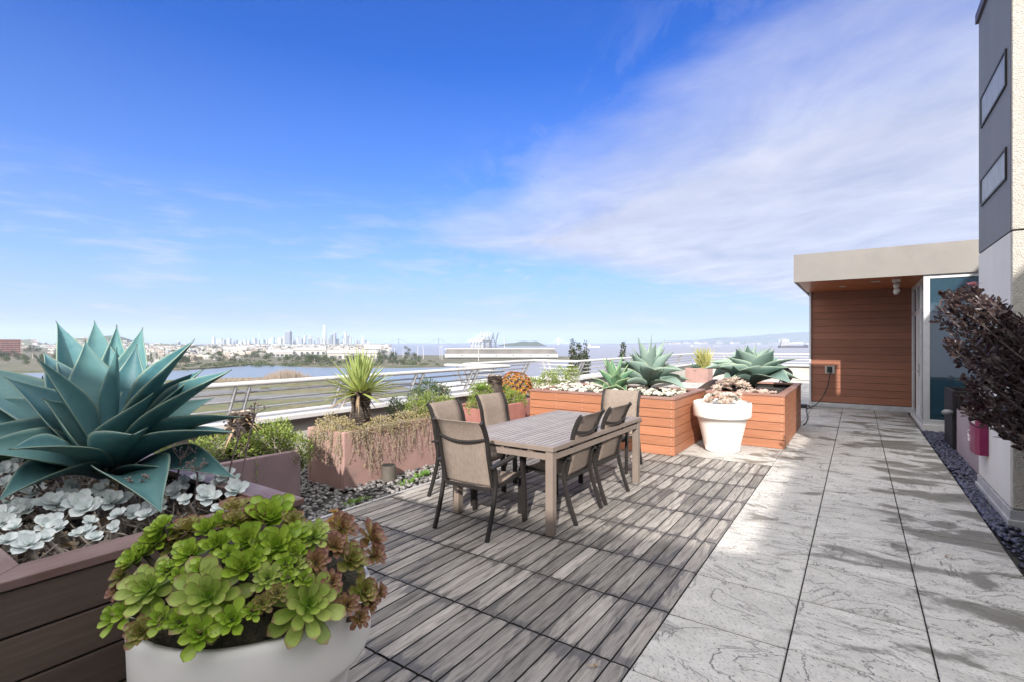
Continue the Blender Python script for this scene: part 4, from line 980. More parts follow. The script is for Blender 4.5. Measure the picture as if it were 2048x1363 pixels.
for (zx, zy, s, ty) in LST:
    px, py = 180+zx/3.2, 960+zy/3.2
    d = (W(px, py, 1.0) - CAMP)
    o = V((CAMP.x-dome_c.x, CAMP.y-dome_c.y, CAMP.z-dome_c.z))
    od = V((o.x/DR.x, o.y/DR.y, o.z/DR.z)); dd = V((d.x/DR.x, d.y/DR.y, d.z/DR.z))
    A, B, Cc = dd.dot(dd), od.dot(dd), od.dot(od)-1
    disc = B*B - A*Cc
    tt = (-B - math.sqrt(disc))/A if disc > 0 else -B/A
    p = CAMP + d*tt
    n = V(((p.x-dome_c.x)/DR.x**2, (p.y-dome_c.y)/DR.y**2, (p.z-dome_c.z)/DR.z**2)).normalized()
    n = (n + V((0, 0, .20)) + (CAMP-p).normalized()*.75 + V((fillr.uniform(-.2, .2), fillr.uniform(-.2, .2), fillr.uniform(-.15, .15)))).normalized()
    r = s/3.2/2*tt/FPX*1.36
    p = p - n*r*.42
    par = ae2 if zx > 1540 else ae
    inst(AEO[ty], 'rosette', par, p, facing(n, fillr.uniform(0, 6.28)), r)
    st = stems2 if zx > 1540 else stems
    b = V((lerp(PX, p.x, .35), lerp(PY, p.y, .35), .62))
    st.tube([b, (b+p)/2 + V((0, 0, -.02)), p + n*.01], [.012, .010, .009], 7)
core = M(); core.lathe([(.34, .0), (.36, .06), (.34, .14), (.27, .21), (.16, .25), (.001, .265)], 24, (PX, PY, .60))  # dark dome added inside so the gaps between rosettes read as shade
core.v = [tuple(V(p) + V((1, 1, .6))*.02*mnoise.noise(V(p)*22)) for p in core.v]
core.build('dark_gap_fill', plain('painted shade under the rosettes', (.022, .025, .012), (.06, .052, .028), 40, .9, .9, 60, bdist=.02), ae, smooth=True)
stems.build('stem', DKST, ae, smooth=True); stems2.build('stem', DKST, ae2, smooth=True)
# ------------------------------------------------------------------ silver succulents of the near planter
SIL = []
for k, (n, wr, out) in enumerate(((10, .74, 8), (13, .66, 4), (8, .85, 14))):
    m = M(); rosette(m, 1.0, n, 'round', wr, 72, out+4, .34, .0, 40+k, k=5, nn=7, lmin=.35); SIL.append(m.mesh('silver_rosette', LM['silver'], smooth=True))
SG = 'silvery succulents under the giant agave'
SL = [(1000,560,150),(1090,680,200),(840,760,190),(770,680,190),(520,720,210),(270,740,140),(310,600,190),(460,860,170),(570,890,150),(740,940,90),(840,925,120),(930,985,120),(210,1060,200),(270,1135,180),(430,1040,130),(1310,745,150),(1420,810,130),(1450,715,140),(1690,600,170),(1780,500,140),(1930,400,120),(2010,610,210),(1560,690,120),(140,950,130),(30,840,150),(110,780,130),(1140,765,120),(950,500,120),(620,640,120),(700,530,110),(180,660,120),(60,1050,120),(2150,500,200),(2300,560,200),(2260,400,160),(40,330,140),(140,290,110),(60,620,120)]
for _ in range(16): SL.append((RU(-100, 2350), RU(330, 1060), RU(90, 150)))
for i, (zx, zy, s) in enumerate(SL):
    px, py = zx/4.867, 880+zy/4.867
    z = RU(.755, .80) if zy > 450 else .80
    p = G(px, py, z); d = (p-CAMP).length; r = s/4.867/2*d*.92/FPX*1.3
    p.x = min(max(p.x, -5.1), -2.42); p.y = min(max(p.y, .5), 1.40)
    lab = 'silvery white rosette succulent on a woody stem below the giant agave'
    if i == 8: lab = 'silvery rosette with one large round leaf near the cap of the dark planter'
    if i == 32: lab = 'largest open silvery rosette at the far right corner of the dark planter'
    t = thing('silver_succulent', lab, 'succulent', (p.x, p.y, .69), SG)
    p.z += RU(.01, .05); n = V((RU(-.4, .5), RU(-.6, .2), 1)) + (CAMP-p).normalized()*.7
    inst(SIL[i % 3], 'rosette', t, p, facing(n, RU(0, 6)), r)
    m = M(); b = V((p.x+RU(-.08, .08), p.y+RU(-.03, .12), .68)); m.tube(smooth_path([b, b*.5+p*.5+V((RU(-.03, .03), RU(-.03, .03), -.02)), p], 4), [.011]*9, 7); m.build('stem', BARK, t, smooth=True)
m = M()
for i in range(520):
    x, y = RU(-4.2, -2.42), RU(.47, 1.38); p = V((x, y, .69)); L = RU(.05, .20); a = RU(0, 6.28)
    d = V((math.cos(a), math.sin(a), RU(-.1, .9))).normalized()
    m.tube([p, p+d*L*.5+V((RU(-.02, .02), RU(-.02, .02), .012)), p+d*L+V((0, 0, .01))], [RU(.004, .010), RU(.003, .008), .003], 6)
kind(m.build('woody_litter', BARK, smooth=True), 'stuff')
m = M()
for i in range(420):
    x, y = RU(-4.6, -2.42), RU(.47, 1.38); tiny(m, (x, y, .70+RU(0, .02)), RU(.02, .05), (RU(-1,1), RU(-1,1), .25), asp=.7)
kind(m.build('fallen_leaf_litter', LM['dry']), 'stuff')
for (zx, zy, tx, ty_) in ((1680, 610, 1770, 150), (1880, 650, 1920, 280), (1310, 740, 1355, 430), (1010, 560, 1100, 300), (480, 720, 430, 500), (220, 720, 80, 570), (50, 800, -10, 560), (270, 330, 215, 180), (2180, 560, 2330, -60), (2370, 560, 2480, -260)):
    b = G(zx/4.867, 880+zy/4.867, .74); b.x = max(min(b.x, -2.42), -4.6); b.y = min(max(b.y, .5), 1.4)
    dd = (V((b.x, b.y, 0)) - V((0, 0, 0))).dot(V((-SN, CS, 0)))
    tp = W(tx/4.867, 880+ty_/4.867, dd); 
    t = thing('dry_flower_stalk', 'thin dried flower stalk with a withered branching head above the silvery succulents', 'dried flower', (b.x, b.y, .69), 'dried flower stalks by the giant agave')
    mid = (b+tp)/2 + V((RU(-.015, .015), RU(-.015, .015), 0))
    m = M(); m.tube(smooth_path([b - V((0,0,.05)), mid, tp], 5), .0045, 6); m.build('stalk', STALK, t, smooth=True)
    m = M()
    for k in range(7):
        e_ = tp + V((RU(-.05, .05), RU(-.05, .05), RU(-.0, .06))); m.tube([tp - (tp-b)*RU(0, .1), e_], [.003, .002], 5)
        for q in range(3): ball(m, e_ + V((RU(-.012, .012), RU(-.012, .012), RU(-.012, .012))), .005, .005, .007, 5, 4)
    m.build('seed_head', STALK, t)
# ------------------------------------------------------------------ pale succulents of the far planters and pot
CRM = []; GST = []
for k in range(3):
    m = M(); rosette(m, 1.0, 11, 'round', .7, 66, 10, .3, 0, 60+k, k=3, nn=4, lmin=.35); CRM.append(m.mesh('pale_rosette', LM['cream'], smooth=True))
    m = M(); rosette(m, 1.0, 18, 'point', .46, 72, 6, .3, 0, 70+k, k=3, nn=5, lmin=.3); GST.append(m.mesh('ghost_rosette', LM['ghost'], smooth=True))
def small(me, name, label, cat, group, p, r, n):
    o = inst(me, name, None, p, facing(n, RU(0, 6.28)), r); tag(o, label, cat, group); return o
for i in range(230):
    x = RU(-4.36, -2.2); y = RU(7.16, 7.95) if rnd.random() < .8 else RU(7.9, 8.5)
    z = .775 + RU(0, .075) + .04*mnoise.noise(V((x*3, y*3, 0)))
    small(CRM[i % 3], 'pale_succulent', 'small creamy white succulent carpeting the long cedar planter', 'succulent', 'creamy succulents in the long cedar planter', (x, y, z), RU(.034, .062), (RU(-.5, .5), RU(-.9, .0), 1))
for i in range(52):
    if i < 34:
        a = RU(0, 6.28); q = math.sqrt(rnd.random()); x, y = -1.68+.30*q*math.cos(a), 8.72+.24*q*math.sin(a); z = .80 + .19*(1-q*q)
    else: x, y, z = RU(-1.55, -1.02), RU(8.5, 8.72), .775 + RU(0, .03)
    small(GST[i % 3], 'ghost_succulent', 'pinkish rosette succulent heaped in the right-hand cedar planter', 'succulent', 'pinkish succulents in the right-hand cedar planter', (x, y, z), RU(.06, .095), (RU(-.5, .5), RU(-.9, .1), 1))
for i in range(26):
    a = RU(0, 6.28); q = math.sqrt(rnd.random()); x, y = -1.64+.26*q*math.cos(a), 7.83+.26*q*math.sin(a); z = .71 + .10*(1-q*q) + (.11 if i % 6 == 0 else 0)
    small((CRM if i % 4 == 1 else GST)[i % 3], 'ghost_succulent', 'pinkish grey rosette succulent growing in the far white pot', 'succulent', 'pinkish succulents in the far white pot', (x, y, z), RU(.06, .10), (math.cos(a)*q, math.sin(a)*q - .5, 1))
# ------------------------------------------------------------------ yucca and scaly stumps
def scaly(m, c, z0, z1, r0, r1, n, rg, size=.05):
    for i in range(n):
        q = i/n; z = lerp(z0, z1, q); a = i*2.39996; r = lerp(r0, r1, q)*(1+.12*math.sin(q*9))
        o = V((math.cos(a), math.sin(a), 0)); b = V((c[0], c[1], z)) + o*r*.9
        leaf(m, b, b + o*size*.55 + V((0, 0, size*rg.uniform(.2, .8))), size*1.0, V((0, 0, 1)), .01, .3, 'point', 3, 3)
rg = random.Random(3)
yx, yy = -4.95, 4.0
t = thing('yucca', 'yucca with a stout scaly trunk and spiky green crown in the pink planter', 'yucca', (yx, yy, .54))
m = M(); m.tube([(yx, yy, .5), (yx+.01, yy, .7), (yx-.01, yy, .85), (yx-.02, yy, .97)], [.115, .115, .10, .07], 14); m.build('trunk', TRUNK, t, smooth=True)
m = M(); scaly(m, (yx, yy), .52, .97, .115, .085, 420, rg, .075); m.build('bark_scales', SCALE, t)
m = M(); c = V((yx-.02, yy, .96))
for i in range(105):
    a = (i+.5)/105; az = i*2.39996 + rg.uniform(-.2, .2); el = math.radians(lerp(88, -2, a**1.15) + rg.uniform(-6, 6)); L = rg.uniform(.46, .62)*(1-.1*a)
    d = V((math.cos(az)*math.cos(el), math.sin(az)*math.cos(el), math.sin(el))); b = c + V((math.cos(az), math.sin(az), 0))*.03
    tip = b + d*L - V((0, 0, .07*a)); leaf(m, b, tip, .038, upref(b, tip), .03*a, .5, 'sword', 6, 3)
m.build('crown', LM['yucca'], t, smooth=True)
m = M()
for i in range(16):
    az = RU(0, 6.28); d = V((math.cos(az), math.sin(az), RU(-.55, .15))); L = RU(.3, .5); leaf(m, c - V((0,0,.02)), c + d*L - V((0, 0, RU(.0, .12))), .022, V((0, 0, 1)), .08, .5, 'sword', 6, 3)
m.build('dry_leaves', LM['dry'], t, smooth=True)
def stump(label, x, y, z1, r, planter_z):
    t = thing('palm_stump', label, 'plant stump', (x, y, planter_z))
    m = M(); m.tube([(x, y, planter_z-.05), (x, y, lerp(planter_z, z1, .5)), (x, y, z1-.03), (x, y, z1)], [r, r*1.02, r*.85, r*.5], 12); m.build('trunk', TRUNK, t, smooth=True)
    m = M(); scaly(m, (x, y), planter_z-.02, z1, r, r*.75, 300, rg, .08); m.build('bark_scales', SCALE, t)
    return t
t1 = stump('withered brown scaly stump with dead blades in the mauve planter', -5.1, 2.63, .84, .10, .45)
m = M()
for i in range(26): 
    c = V((-5.1, 2.63, .80)); az = RU(0, 6.28); d = V((math.cos(az), math.sin(az), RU(-1.0, .3))); leaf(m, c, c + d*RU(.15, .32), .025, V((0, 0, 1)), .05, .5, 'sword', 5, 3)
m.build('dry_leaves', LM['dry'], t1)
stump('dark leafless scaly stump in the red planter behind the left chairs', -4.95, 6.73, 1.0, .125, .55)
# ------------------------------------------------------------------ shaggy cover plants
def cover(name, label, blobs, n, size, mat, stems_=0, hang=None, loc=None, asp=.5, matb=None, shell=.35):
    p0 = V(blobs[0][0]); t = thing(name, label, 'plant', (p0.x, p0.y, .5))
    m = M(); foliage(m, blobs, n, size, asp, .4, shell); m.build('foliage', LM[mat], t)
    m = M()
    for (c, r, *sq) in blobs:
        for i in range(max(4, stems_)):
            e_ = V(c) + V((RU(-r, r), RU(-r, r), RU(-r*.3, r)))*.8; b = V((c[0]+RU(-r, r)*.4, c[1]+RU(-r, r)*.4, min(c[2]-r*.7, c[2]-.05))); m.tube([b, (b+e_)/2+V((RU(-.03,.03), RU(-.03,.03), .02)), e_], [.006, .005, .003], 5)
    if len(blobs) > 1: m.tube([V((c[0], c[1], min(c[2]-r*.7, c[2]-.05))) for (c, r, *sq) in blobs], .012, 6)
    m.build('stems', BARK, t)
    if hang:
        m = M(); lv = M()
        for (p, q) in hang:
            p, q = V(p), V(q); mid = (p+q)/2 + V((RU(.0, .04), RU(-.05, .05), .03)); P = smooth_path([p, mid, q], 6); m.tube(P, [.0022]*len(P), 5)
            for v in P:
                for k in range(3): tiny(lv, v + V((RU(0, .016), RU(-.02, .02), RU(-.02, .02))), size*RU(.4, .8), asp=asp)
        m.build('runners', BARK, t); lv.build('runner_leaves', LM[matb or mat], t)
    return t
hang = [((-4.66, 2.55, .5), (-4.655, 2.58, .02))]
cover('trailing_succulent', 'shaggy yellow-green succulent tumbling over the end of the mauve planter', [((-4.86, 2.86, .58), .20), ((-5.05, 2.78, .60), .17), ((-4.72, 3.02, .50), .15), ((-5.0, 3.0, .62), .14), ((-4.95, 2.6, .56), .13), ((-4.74, 3.06, .36), .10)], 4300, .03, 'trail', 8, hang)
cover('trailing_succulent', 'low olive cover plant along the middle of the mauve planter', [((-5.0, 2.2, .54), .16), ((-4.95, 1.95, .53), .15), ((-5.1, 2.4, .57), .14)], 1800, .03, 'trail', 6)
hang = []
for i in range(120):
    y = RU(3.52, 5.3); hang.append(((-4.63, y, .61), (-4.588+RU(0, .035), y+RU(-.12, .25), .58-.5*rnd.random()**1.6)))
for i in range(46):
    x = RU(-5.2, -4.65); hang.append(((x, 3.5, .6), (x+RU(-.06, .06), 3.47, RU(.22, .48))))
cover('trailing_succulent', 'dry straw-coloured runners spilling over the pink yucca planter', [((-4.8, 3.62, .62), .15, (1.2, 1, .7)), ((-5.1, 3.68, .62), .15, (1.2, 1, .7)), ((-4.72, 4.1, .62), .12, (1, 1.6, .6)), ((-4.72, 4.5, .63), .13, (1, 1.5, .6)), ((-4.74, 4.85, .65), .14, (1, 1.4, .7)), ((-4.63, 3.75, .57), .09, (.7, 2, 1)), ((-4.63, 4.3, .56), .09, (.7, 2.2, 1)), ((-4.63, 4.8, .57), .10, (.7, 2, 1)), ((-4.9, 3.5, .57), .09, (2, .7, 1))], 4600, .026, 'trail_dry', 10, hang)
cover('trailing_succulent', 'bright yellow-green leafy cover at the far end of the pink yucca planter', [((-4.78, 4.75, .72), .15), ((-4.8, 5.05, .76), .16), ((-4.72, 4.9, .62), .14), ((-4.75, 5.3, .70), .14)], 2700, .028, 'trail', 8)
cover('leafy_shrub', 'dark green leafy shrub behind the first left chair', [((-5.0, 5.0, .80), .15), ((-5.05, 5.25, .90), .16), ((-5.1, 4.7, .70), .13), ((-5.0, 5.5, .86), .13)], 2400, .032, 'trail_dark', 8)
cover('leafy_shrub', 'bushy green shrub between the two left chairs', [((-4.72, 6.02, .62), .22), ((-4.78, 6.1, .82), .17), ((-4.62, 6.05, .42), .17), ((-4.85, 6.3, .78), .16)], 3800, .03, 'trail', 10)
cover('trailing_succulent', 'green succulent dripping over the right end of the red planter', [((-4.72, 6.92, .66), .14), ((-4.62, 7.0, .60), .11), ((-4.95, 7.0, .72), .13)], 1700, .032, 'trail', 6)
cover('leafy_shrub', 'low yellow-green shrubs behind the left end of the long cedar planter', [((-5.2, 8.9, .82), .20), ((-5.2, 9.4, .86), .22), ((-5.2, 9.9, .88), .2), ((-5.3, 8.5, .74), .18)], 3000, .035, 'trail', 8)
m = M(); rosette(m, .15, 26, 'point', .36, 80, 12, .3, 0, 90, c=V((0, 0, 0))); t = thing('agave', 'small lime-green rosette growing in the shrub between the left chairs', 'agave plant', (-4.72, 6.05, .86))
m.build('leaf_rosette', LM['weed'], t, smooth=True, world=False)
# orange aeonium bush
t = thing('aeonium_bush', 'domed orange and yellow aeonium bush beside the long cedar planter', 'succulent', (-5.4, 8.0, .5))
mo = leafmat('orange aeonium leaf', (.30, .22, .03), (.40, .30, .04), (.34, .10, .03), (.34, .085, .03), .42, .2, .85, .6, inner=(.42, .38, .05), tcol=(.6, .4, .1))
mb = M(); rosette(mb, 1.0, 15, 'spoon', .5, 78, 14, .45, 0, 77, k=3, nn=4); om = mb.mesh('orange_rosette', mo, smooth=True)
bc = V((-5.4, 8.0, .62)); st = M()
for i in range(98):
    q = (i+.5)/98; ph = math.acos(1-1.12*q); a = i*2.39996; n = V((math.sin(ph)*math.cos(a), math.sin(ph)*math.sin(a), math.cos(ph)))
    p = bc + V((n.x*.31, n.y*.31, n.z*.38))*RU(.93, 1.06); inst(om, 'rosette', t, p, facing(n + V((0, 0, .25)), RU(0, 6)), RU(.055, .075)); st.tube([bc - V((0, 0, .15)), (bc+p)/2, p], [.012, .01, .008], 5)
st.build('stems', BARK, t)
# far box planter plants
m = M(); rosette(m, .42, 24, 'point', .3, 82, -8, .4, .1, 95); t = thing('agave', 'small grey agave drooping from the pink square box planter far away', 'agave plant', (-5.4, 20.9, .56)); m.build('leaf_rosette', LM['agave_grey'], t, smooth=True, world=False)
m = M()
for i in range(150):
    b = V((-5.1+RU(-.12, .12), 21.1+RU(-.15, .15), .55)); tp = b + V((RU(-.4, .4), RU(-.4, .4), RU(.35, .95))); leaf(m, b, tp, .03, V((0, -1, .2)), .02, .3, 'sword', 3, 3)
t = thing('spiky_plant', 'yellow spiky plant in the pink square box planter far away', 'plant', (-5.1, 21.1, .55)); m.build('blades', LM['yellow'], t)
# weeds by the deck edge
for lab, (px, py) in (('green weed growing from pebbles below the bronze uplight', (815, 965)), ('small green weed in the pebbles at the deck edge nearer the pots', (712, 1003)), ('tiny green weed by the white edging behind the nearest chair', (845, 950))):
    p = G(px, py, -.01); p.x = min(p.x, -4.03); t = thing('weed', lab, 'weed', (p.x, p.y, -.02))
    m = M()
    for i in range(30):
        b = p + V((RU(-.04, .04), RU(-.13, .13), 0)); d = V((RU(-1, 1), RU(-1, 1), RU(.2, 1.2))).normalized(); L = RU(.03, .075); leaf(m, b, b+d*L, L*.5, upref(b, b+d*L), .01, .3, 'round', 4, 3)
    m.build('leaves', LM['weed'], t, smooth=True)
t = thing('sedum', 'little orange-tipped succulent by the corner of the dark planter', 'succulent', (-2.32, 1.62, .0))
m = M()
for i in range(9):
    c = V((-2.26+RU(-.12, .05), 1.66+RU(-.05, .1), .60+RU(-.05, .08))); rosette(m, .045, 10, 'point', .5, 75, 10, .3, 0, 200+i, c=c); m.tube([(c.x, c.y, -.03), (c.x, c.y, c.z)], .006, 5)
m.build('rosettes', mo, t, smooth=True)
# ------------------------------------------------------------------ dark protea shrub by the tower
root = V((1.95, 5.35, -.04))
t = thing('protea_shrub', 'dark maroon protea shrub with pink blooms leaning in front of the tower', 'shrub', (root.x, root.y, -.04))
poly = [(1942,548),(1912,572),(1864,584),(1874,640),(1866,690),(1898,742),(1918,790),(1926,832),(1985,850),(2040,862),(2190,880),(2240,760),(2200,690),(2120,700),(2050,672),(2022,644),(1992,592)]
def inside(x, y):
    r_ = False; j = len(poly)-1
    for i in range(len(poly)):
        if (poly[i][1] > y) != (poly[j][1] > y) and x < (poly[j][0]-poly[i][0])*(y-poly[i][1])/(poly[j][1]-poly[i][1])+poly[i][0]: r_ = not r_
        j = i
    return r_
br = M(); lv = M(); hub = V((1.78, 5.4, .55))
br.tube([root, root*.5+hub*.5+V((.05, 0, 0)), hub], [.05, .042, .034], 9)
cnt = 0; tips = []
while cnt < 165:
    x, y = RU(1860, 2240), RU(545, 880)
    if not inside(x, y): continue
    tp = W(x, y, RU(3.45, 4.35) if x < 2030 else RU(3.3, 4.1)); cnt += 1; tips.append(tp)
    s0 = hub + V((RU(-.12, .12), RU(-.1, .1), RU(0, .15)))
    P = smooth_path([s0, s0*.45+tp*.55 + V((RU(-.13, .13), RU(-.13, .13), RU(-.2, .08))), tp], 8)
    br.tube(P, [lerp(.013, .003, i/(len(P)-1)) for i in range(len(P))], 5)
    for q in range(86):
        f = lerp(.42, 1.0, rnd.random()**.75); i0 = min(int(f*(len(P)-1)), len(P)-2); g_ = f*(len(P)-1)-i0; b = P[i0].lerp(P[i0+1], g_)
        ax = (P[i0+1]-P[i0]).normalized(); b = b + V((RU(-1, 1), RU(-1, 1), RU(-1, 1)))*.018; d = (ax*RU(.1, .9) + V((RU(-1, 1), RU(-1, 1), RU(-.6, 1)))*.95).normalized(); L = RU(.038, .07)
        leaf(lv, b, b+d*L, L*RU(.30, .44), V((RU(-1, 1), RU(-1, 1), RU(-.2, 1))), .004, .2, 'spoon', 4, 3)
br.build('branches', plain('dark twig', (.06, .045, .045), (.15, .115, .11), 30, .7), t, smooth=True); lv.build('leaves', LM['protea'], t, smooth=True)
for (x, y, dd, r) in ((1946, 573, 3.95, .065), (1905, 652, 3.9, .04), (1955, 612, 3.8, .04)):
    c = W(x, y, dd); m = M(); rosette(m, r, 30, 'sword', .16, 84, 20, .2, 0, int(x), c=c, k=3, nn=4); m.build('flower', LM['flower'], t)
# cable coil lying on the cap at the back of the right-hand planter
m = M(); P = []
for i in range(150):
    a = i*.22; r = .17 + .03*math.sin(i*.37); P.append((-1.12+.6*r*math.cos(a), 10.72+.7*r*math.sin(a)*.6, .83+.10+.10*math.sin(a)+.0005*i))
m.tube(P, .010, 6); P2 = smooth_path([P[-1], (-1.25, 11.03, .83), (-1.3, 11.06, .6), (-1.3, 11.2, .05), (-1.25, 12.2, .012), (-1.15, 13.9, .012)], 6); m.tube(P2, .010, 6)
tag(m.build('cable_coil', MT['black'], smooth=True), 'tangled coil of black cable on the far end of the right-hand cedar planter', 'cable')
for i, (px, py) in enumerate(((1905, 1117), (1893, 1113), (1188, 1332), (1588, 1010))):
    p = G(px, py, .004); m = M()
    for k in range(3): b = p + V((RU(-.01, .01), RU(-.01, .01), .0)); leaf(m, b, b + V((RU(-.03, .03), RU(-.03, .03), .012)), .014, V((0, 0, 1)), .004, .3, 'point', 4, 3)
    tag(m.build('fallen_leaf', LM['dry'], loc=(p.x, p.y, 0)), ['curled dry leaf on the right column of paving slabs', 'smaller dry leaf beside the curled one on the right paving slabs', 'pale leaf scrap lying on the front corner of the timber deck', 'dry leaf on the middle column of paving slabs'][i], 'leaf')
# ------------------------------------------------------------------ bay, land, hills
ZW = -20.0
def water(name, col, sc, rough):
    m, nt, b, out = new_mat(name); b.inputs['Base Color'].default_value = c4(col); b.inputs['Roughness'].default_value = rough; b.inputs['Specular IOR Level'].default_value = .5
    vec = coords(nt, (1, 1, 1)); bumpn(nt, b, noise_n(nt, vec, sc, 4, .6), .3, .3); return m
m = M(); s = 17500; m.box(-s, s, -900, s, ZW-.6, ZW); kind(m.build('bay_water', water('bay water', (.22, .215, .23), .10, .34)), 'structure')
m = M(); m.box(-s-200, s+200, -1100, s+200, ZW-3, ZW-1.2); kind(m.build('ground', plain('seabed mud', (.08, .075, .06), (.12, .11, .09), .01, .9)), 'structure')
def gl(px, py, z=ZW): p = G(px, py, z); return (p.x, p.y)
def shore(pts, name, mat, top, kindn='structure'):
    m = M(); m.prism(pts, ZW-1.0, ZW+top); return kind(m.build(name, mat), kindn)
def land_mat(name, cs, sc):
    m, nt, b, out = new_mat(name); vec = coords(nt)
    n1 = noise_n(nt, vec, sc, 6, .6, .4); n2 = noise_n(nt, vec, sc*9, 5, .65)
    c = ramp(nt, n1, [(.32, cs[0]), (.48, cs[1]), (.6, cs[2]), (.75, cs[3])]); c = mixc(nt, ramp(nt, n2, [(.45, 0), (.7, .55)]), c, cs[4])
    nt.links.new(c, b.inputs['Base Color']); b.inputs['Roughness'].default_value = .95; return m
grass = land_mat('rough grassland', ((.095, .10, .04), (.145, .125, .07), (.085, .10, .035), (.18, .145, .10), (.06, .058, .035)), .035)
flat = land_mat('waterfront ground', ((.06, .065, .035), (.12, .105, .075), (.07, .08, .04), (.16, .14, .11), (.035, .042, .024)), .02)
# near bayland between the building and the lagoon
near = [(-4.0, -80), (-30, -120), gl(-900, 800), gl(-200, 772), gl(150, 765), gl(300, 762), gl(420, 757), gl(520, 755), gl(610, 752), gl(700, 760), gl(800, 772), gl(900, 800), gl(960, 850), (-6.9, 60), (-6.9, -80)]
shore(near, 'bayland', grass, .5)
for k, (ya, yb) in enumerate(((783, 791), (797, 809))):
    a0, a1, b1, b0 = gl(120, yb+12, ZW+.52), gl(860, yb-28, ZW+.52), gl(860, ya-22, ZW+.52), gl(120, ya+8, ZW+.52)
    m = M(); m.prism([a0, a1, b1, b0], ZW+.45, ZW+.53+.01*k); kind(m.build('road', plain('worn asphalt', (.11, .11, .115), (.15, .15, .155), .3, .9)), 'structure')
m = M(); m.prism([gl(-900, 830), gl(990, 790), gl(1010, 722), gl(880, 727), gl(300, 715), gl(-900, 760)], ZW-.5, ZW+.06); kind(m.build('lagoon', water('lagoon water', (.17, .20, .235), .3, .34)), 'structure')
# far land: lagoon's far shore, city plain, pier apron
far_near = [(-900, 775), (0, 745), (250, 742), (372, 739), (430, 735.5), (478, 731), (505, 728.5), (560, 730), (620, 733), (700, 734.5), (800, 734.5), (880, 733), (940, 730), (1000, 727), (1060, 723), (1118, 719.5), (1172, 718)]
far_back = [(1168, 714), (1115, 712.5), (880, 710.5), (820, 710.5), (770, 709), (748, 704), (735, 698), (770, 692.0), (700, 690.0), (400, 688.2), (-200, 688.2), (-900, 689)]
shore([gl(*p) for p in far_near] + [gl(*p) for p in far_back], 'city_plain', flat, 1.2)
ZL = ZW+1.2
m = M(); 
def hill(name, pts, d, depth, mat, seed, rough_=.18):
    """a ridge with a real body: rows run from the front foot over the crest to the back foot"""
    m = M(); rows = []
    n = 9
    fine = []
    for (a, b) in zip(pts, pts[1:]):
        k = max(2, int(abs(b[0]-a[0])/6))
        for i in range(k): fine.append((lerp(a[0], b[0], i/k), lerp(a[1], b[1], i/k)))
    fine.append(pts[-1])
    for (px, py) in fine:
        row = []; h = EYE - (py-HY)*d/FPX - ZW
        for j in range(n):
            q = j/(n-1); dd = d + (q-.55)*depth; sh = math.sin(PI*min(q/.55, 1)/2)**1.3 if q < .55 else math.cos(PI/2*(q-.55)/.45)
            x, y = HV(px, dd); nz = mnoise.noise(V((x/depth*5, y/depth*5, seed)))*rough_ + mnoise.noise(V((x/depth*17, y/depth*17, seed)))*rough_*.4
            row.append(V((x, y, ZW - 2 + max(0, (h+2)*sh*(1+nz*(1 if q != .55 else .4))))))
        rows.append(row)
    m.grid(rows); return kind(m.build(name, mat, smooth=True), 'structure')
hm = land_mat('hill scrub', ((.06, .08, .035), (.12, .11, .06), (.07, .09, .04), (.16, .13, .08), (.03, .045, .02)), .008)
hm2 = land_mat('wooded hill', ((.03, .045, .022), (.06, .075, .035), (.04, .055, .025), (.08, .08, .045), (.02, .03, .015)), .012)
hd = plain('distant hill slope', (.055, .075, .05), (.10, .105, .07), .002, .95)
hill('hill', [(-500, 686), (-200, 684), (-60, 683), (20, 681), (60, 678), (84, 684), (105, 688), (128, 680), (160, 677), (200, 677.5), (245, 682), (300, 686), (360, 688), (440, 689.5)], 2500, 1100, hm, 1)
hill('hill', [(168, 688), (188, 678), (205, 673), (222, 671.5), (240, 672.5), (258, 678), (282, 687)], 2900, 500, hm2, 2)
hill('hill', [(985, 693.5), (1005, 687), (1016, 685), (1030, 684.8), (1042, 682.5), (1052, 681.5), (1060, 682.5), (1072, 682), (1080, 685), (1092, 690), (1104, 693)], 3200, 500, hm2, 3)
hill('hill', [(1180, 690), (1240, 687), (1300, 684), (1350, 681), (1400, 679.5), (1440, 676), (1490, 673.5), (1530, 670), (1560, 668), (1600, 664), (1640, 662), (1720, 660), (1800, 664), (1900, 662), (2100, 664), (2400, 668)], 9500, 3000, hd, 4, .1)
hill('hill', [(-400, 688), (300, 688.5), (420, 688), (520, 687.5), (640, 687), (720, 689), (745, 690.5)], 4400, 900, hm, 6, .2)
# far shore of the bay on the right
m = M(); a, b, c, d = HV(1230, 6200), HV(2300, 6200), HV(2300, 9500), HV(1180, 9500); m.prism([a, b, c, d], ZW-1, ZW+2); kind(m.build('far_shore', flat), 'structure')
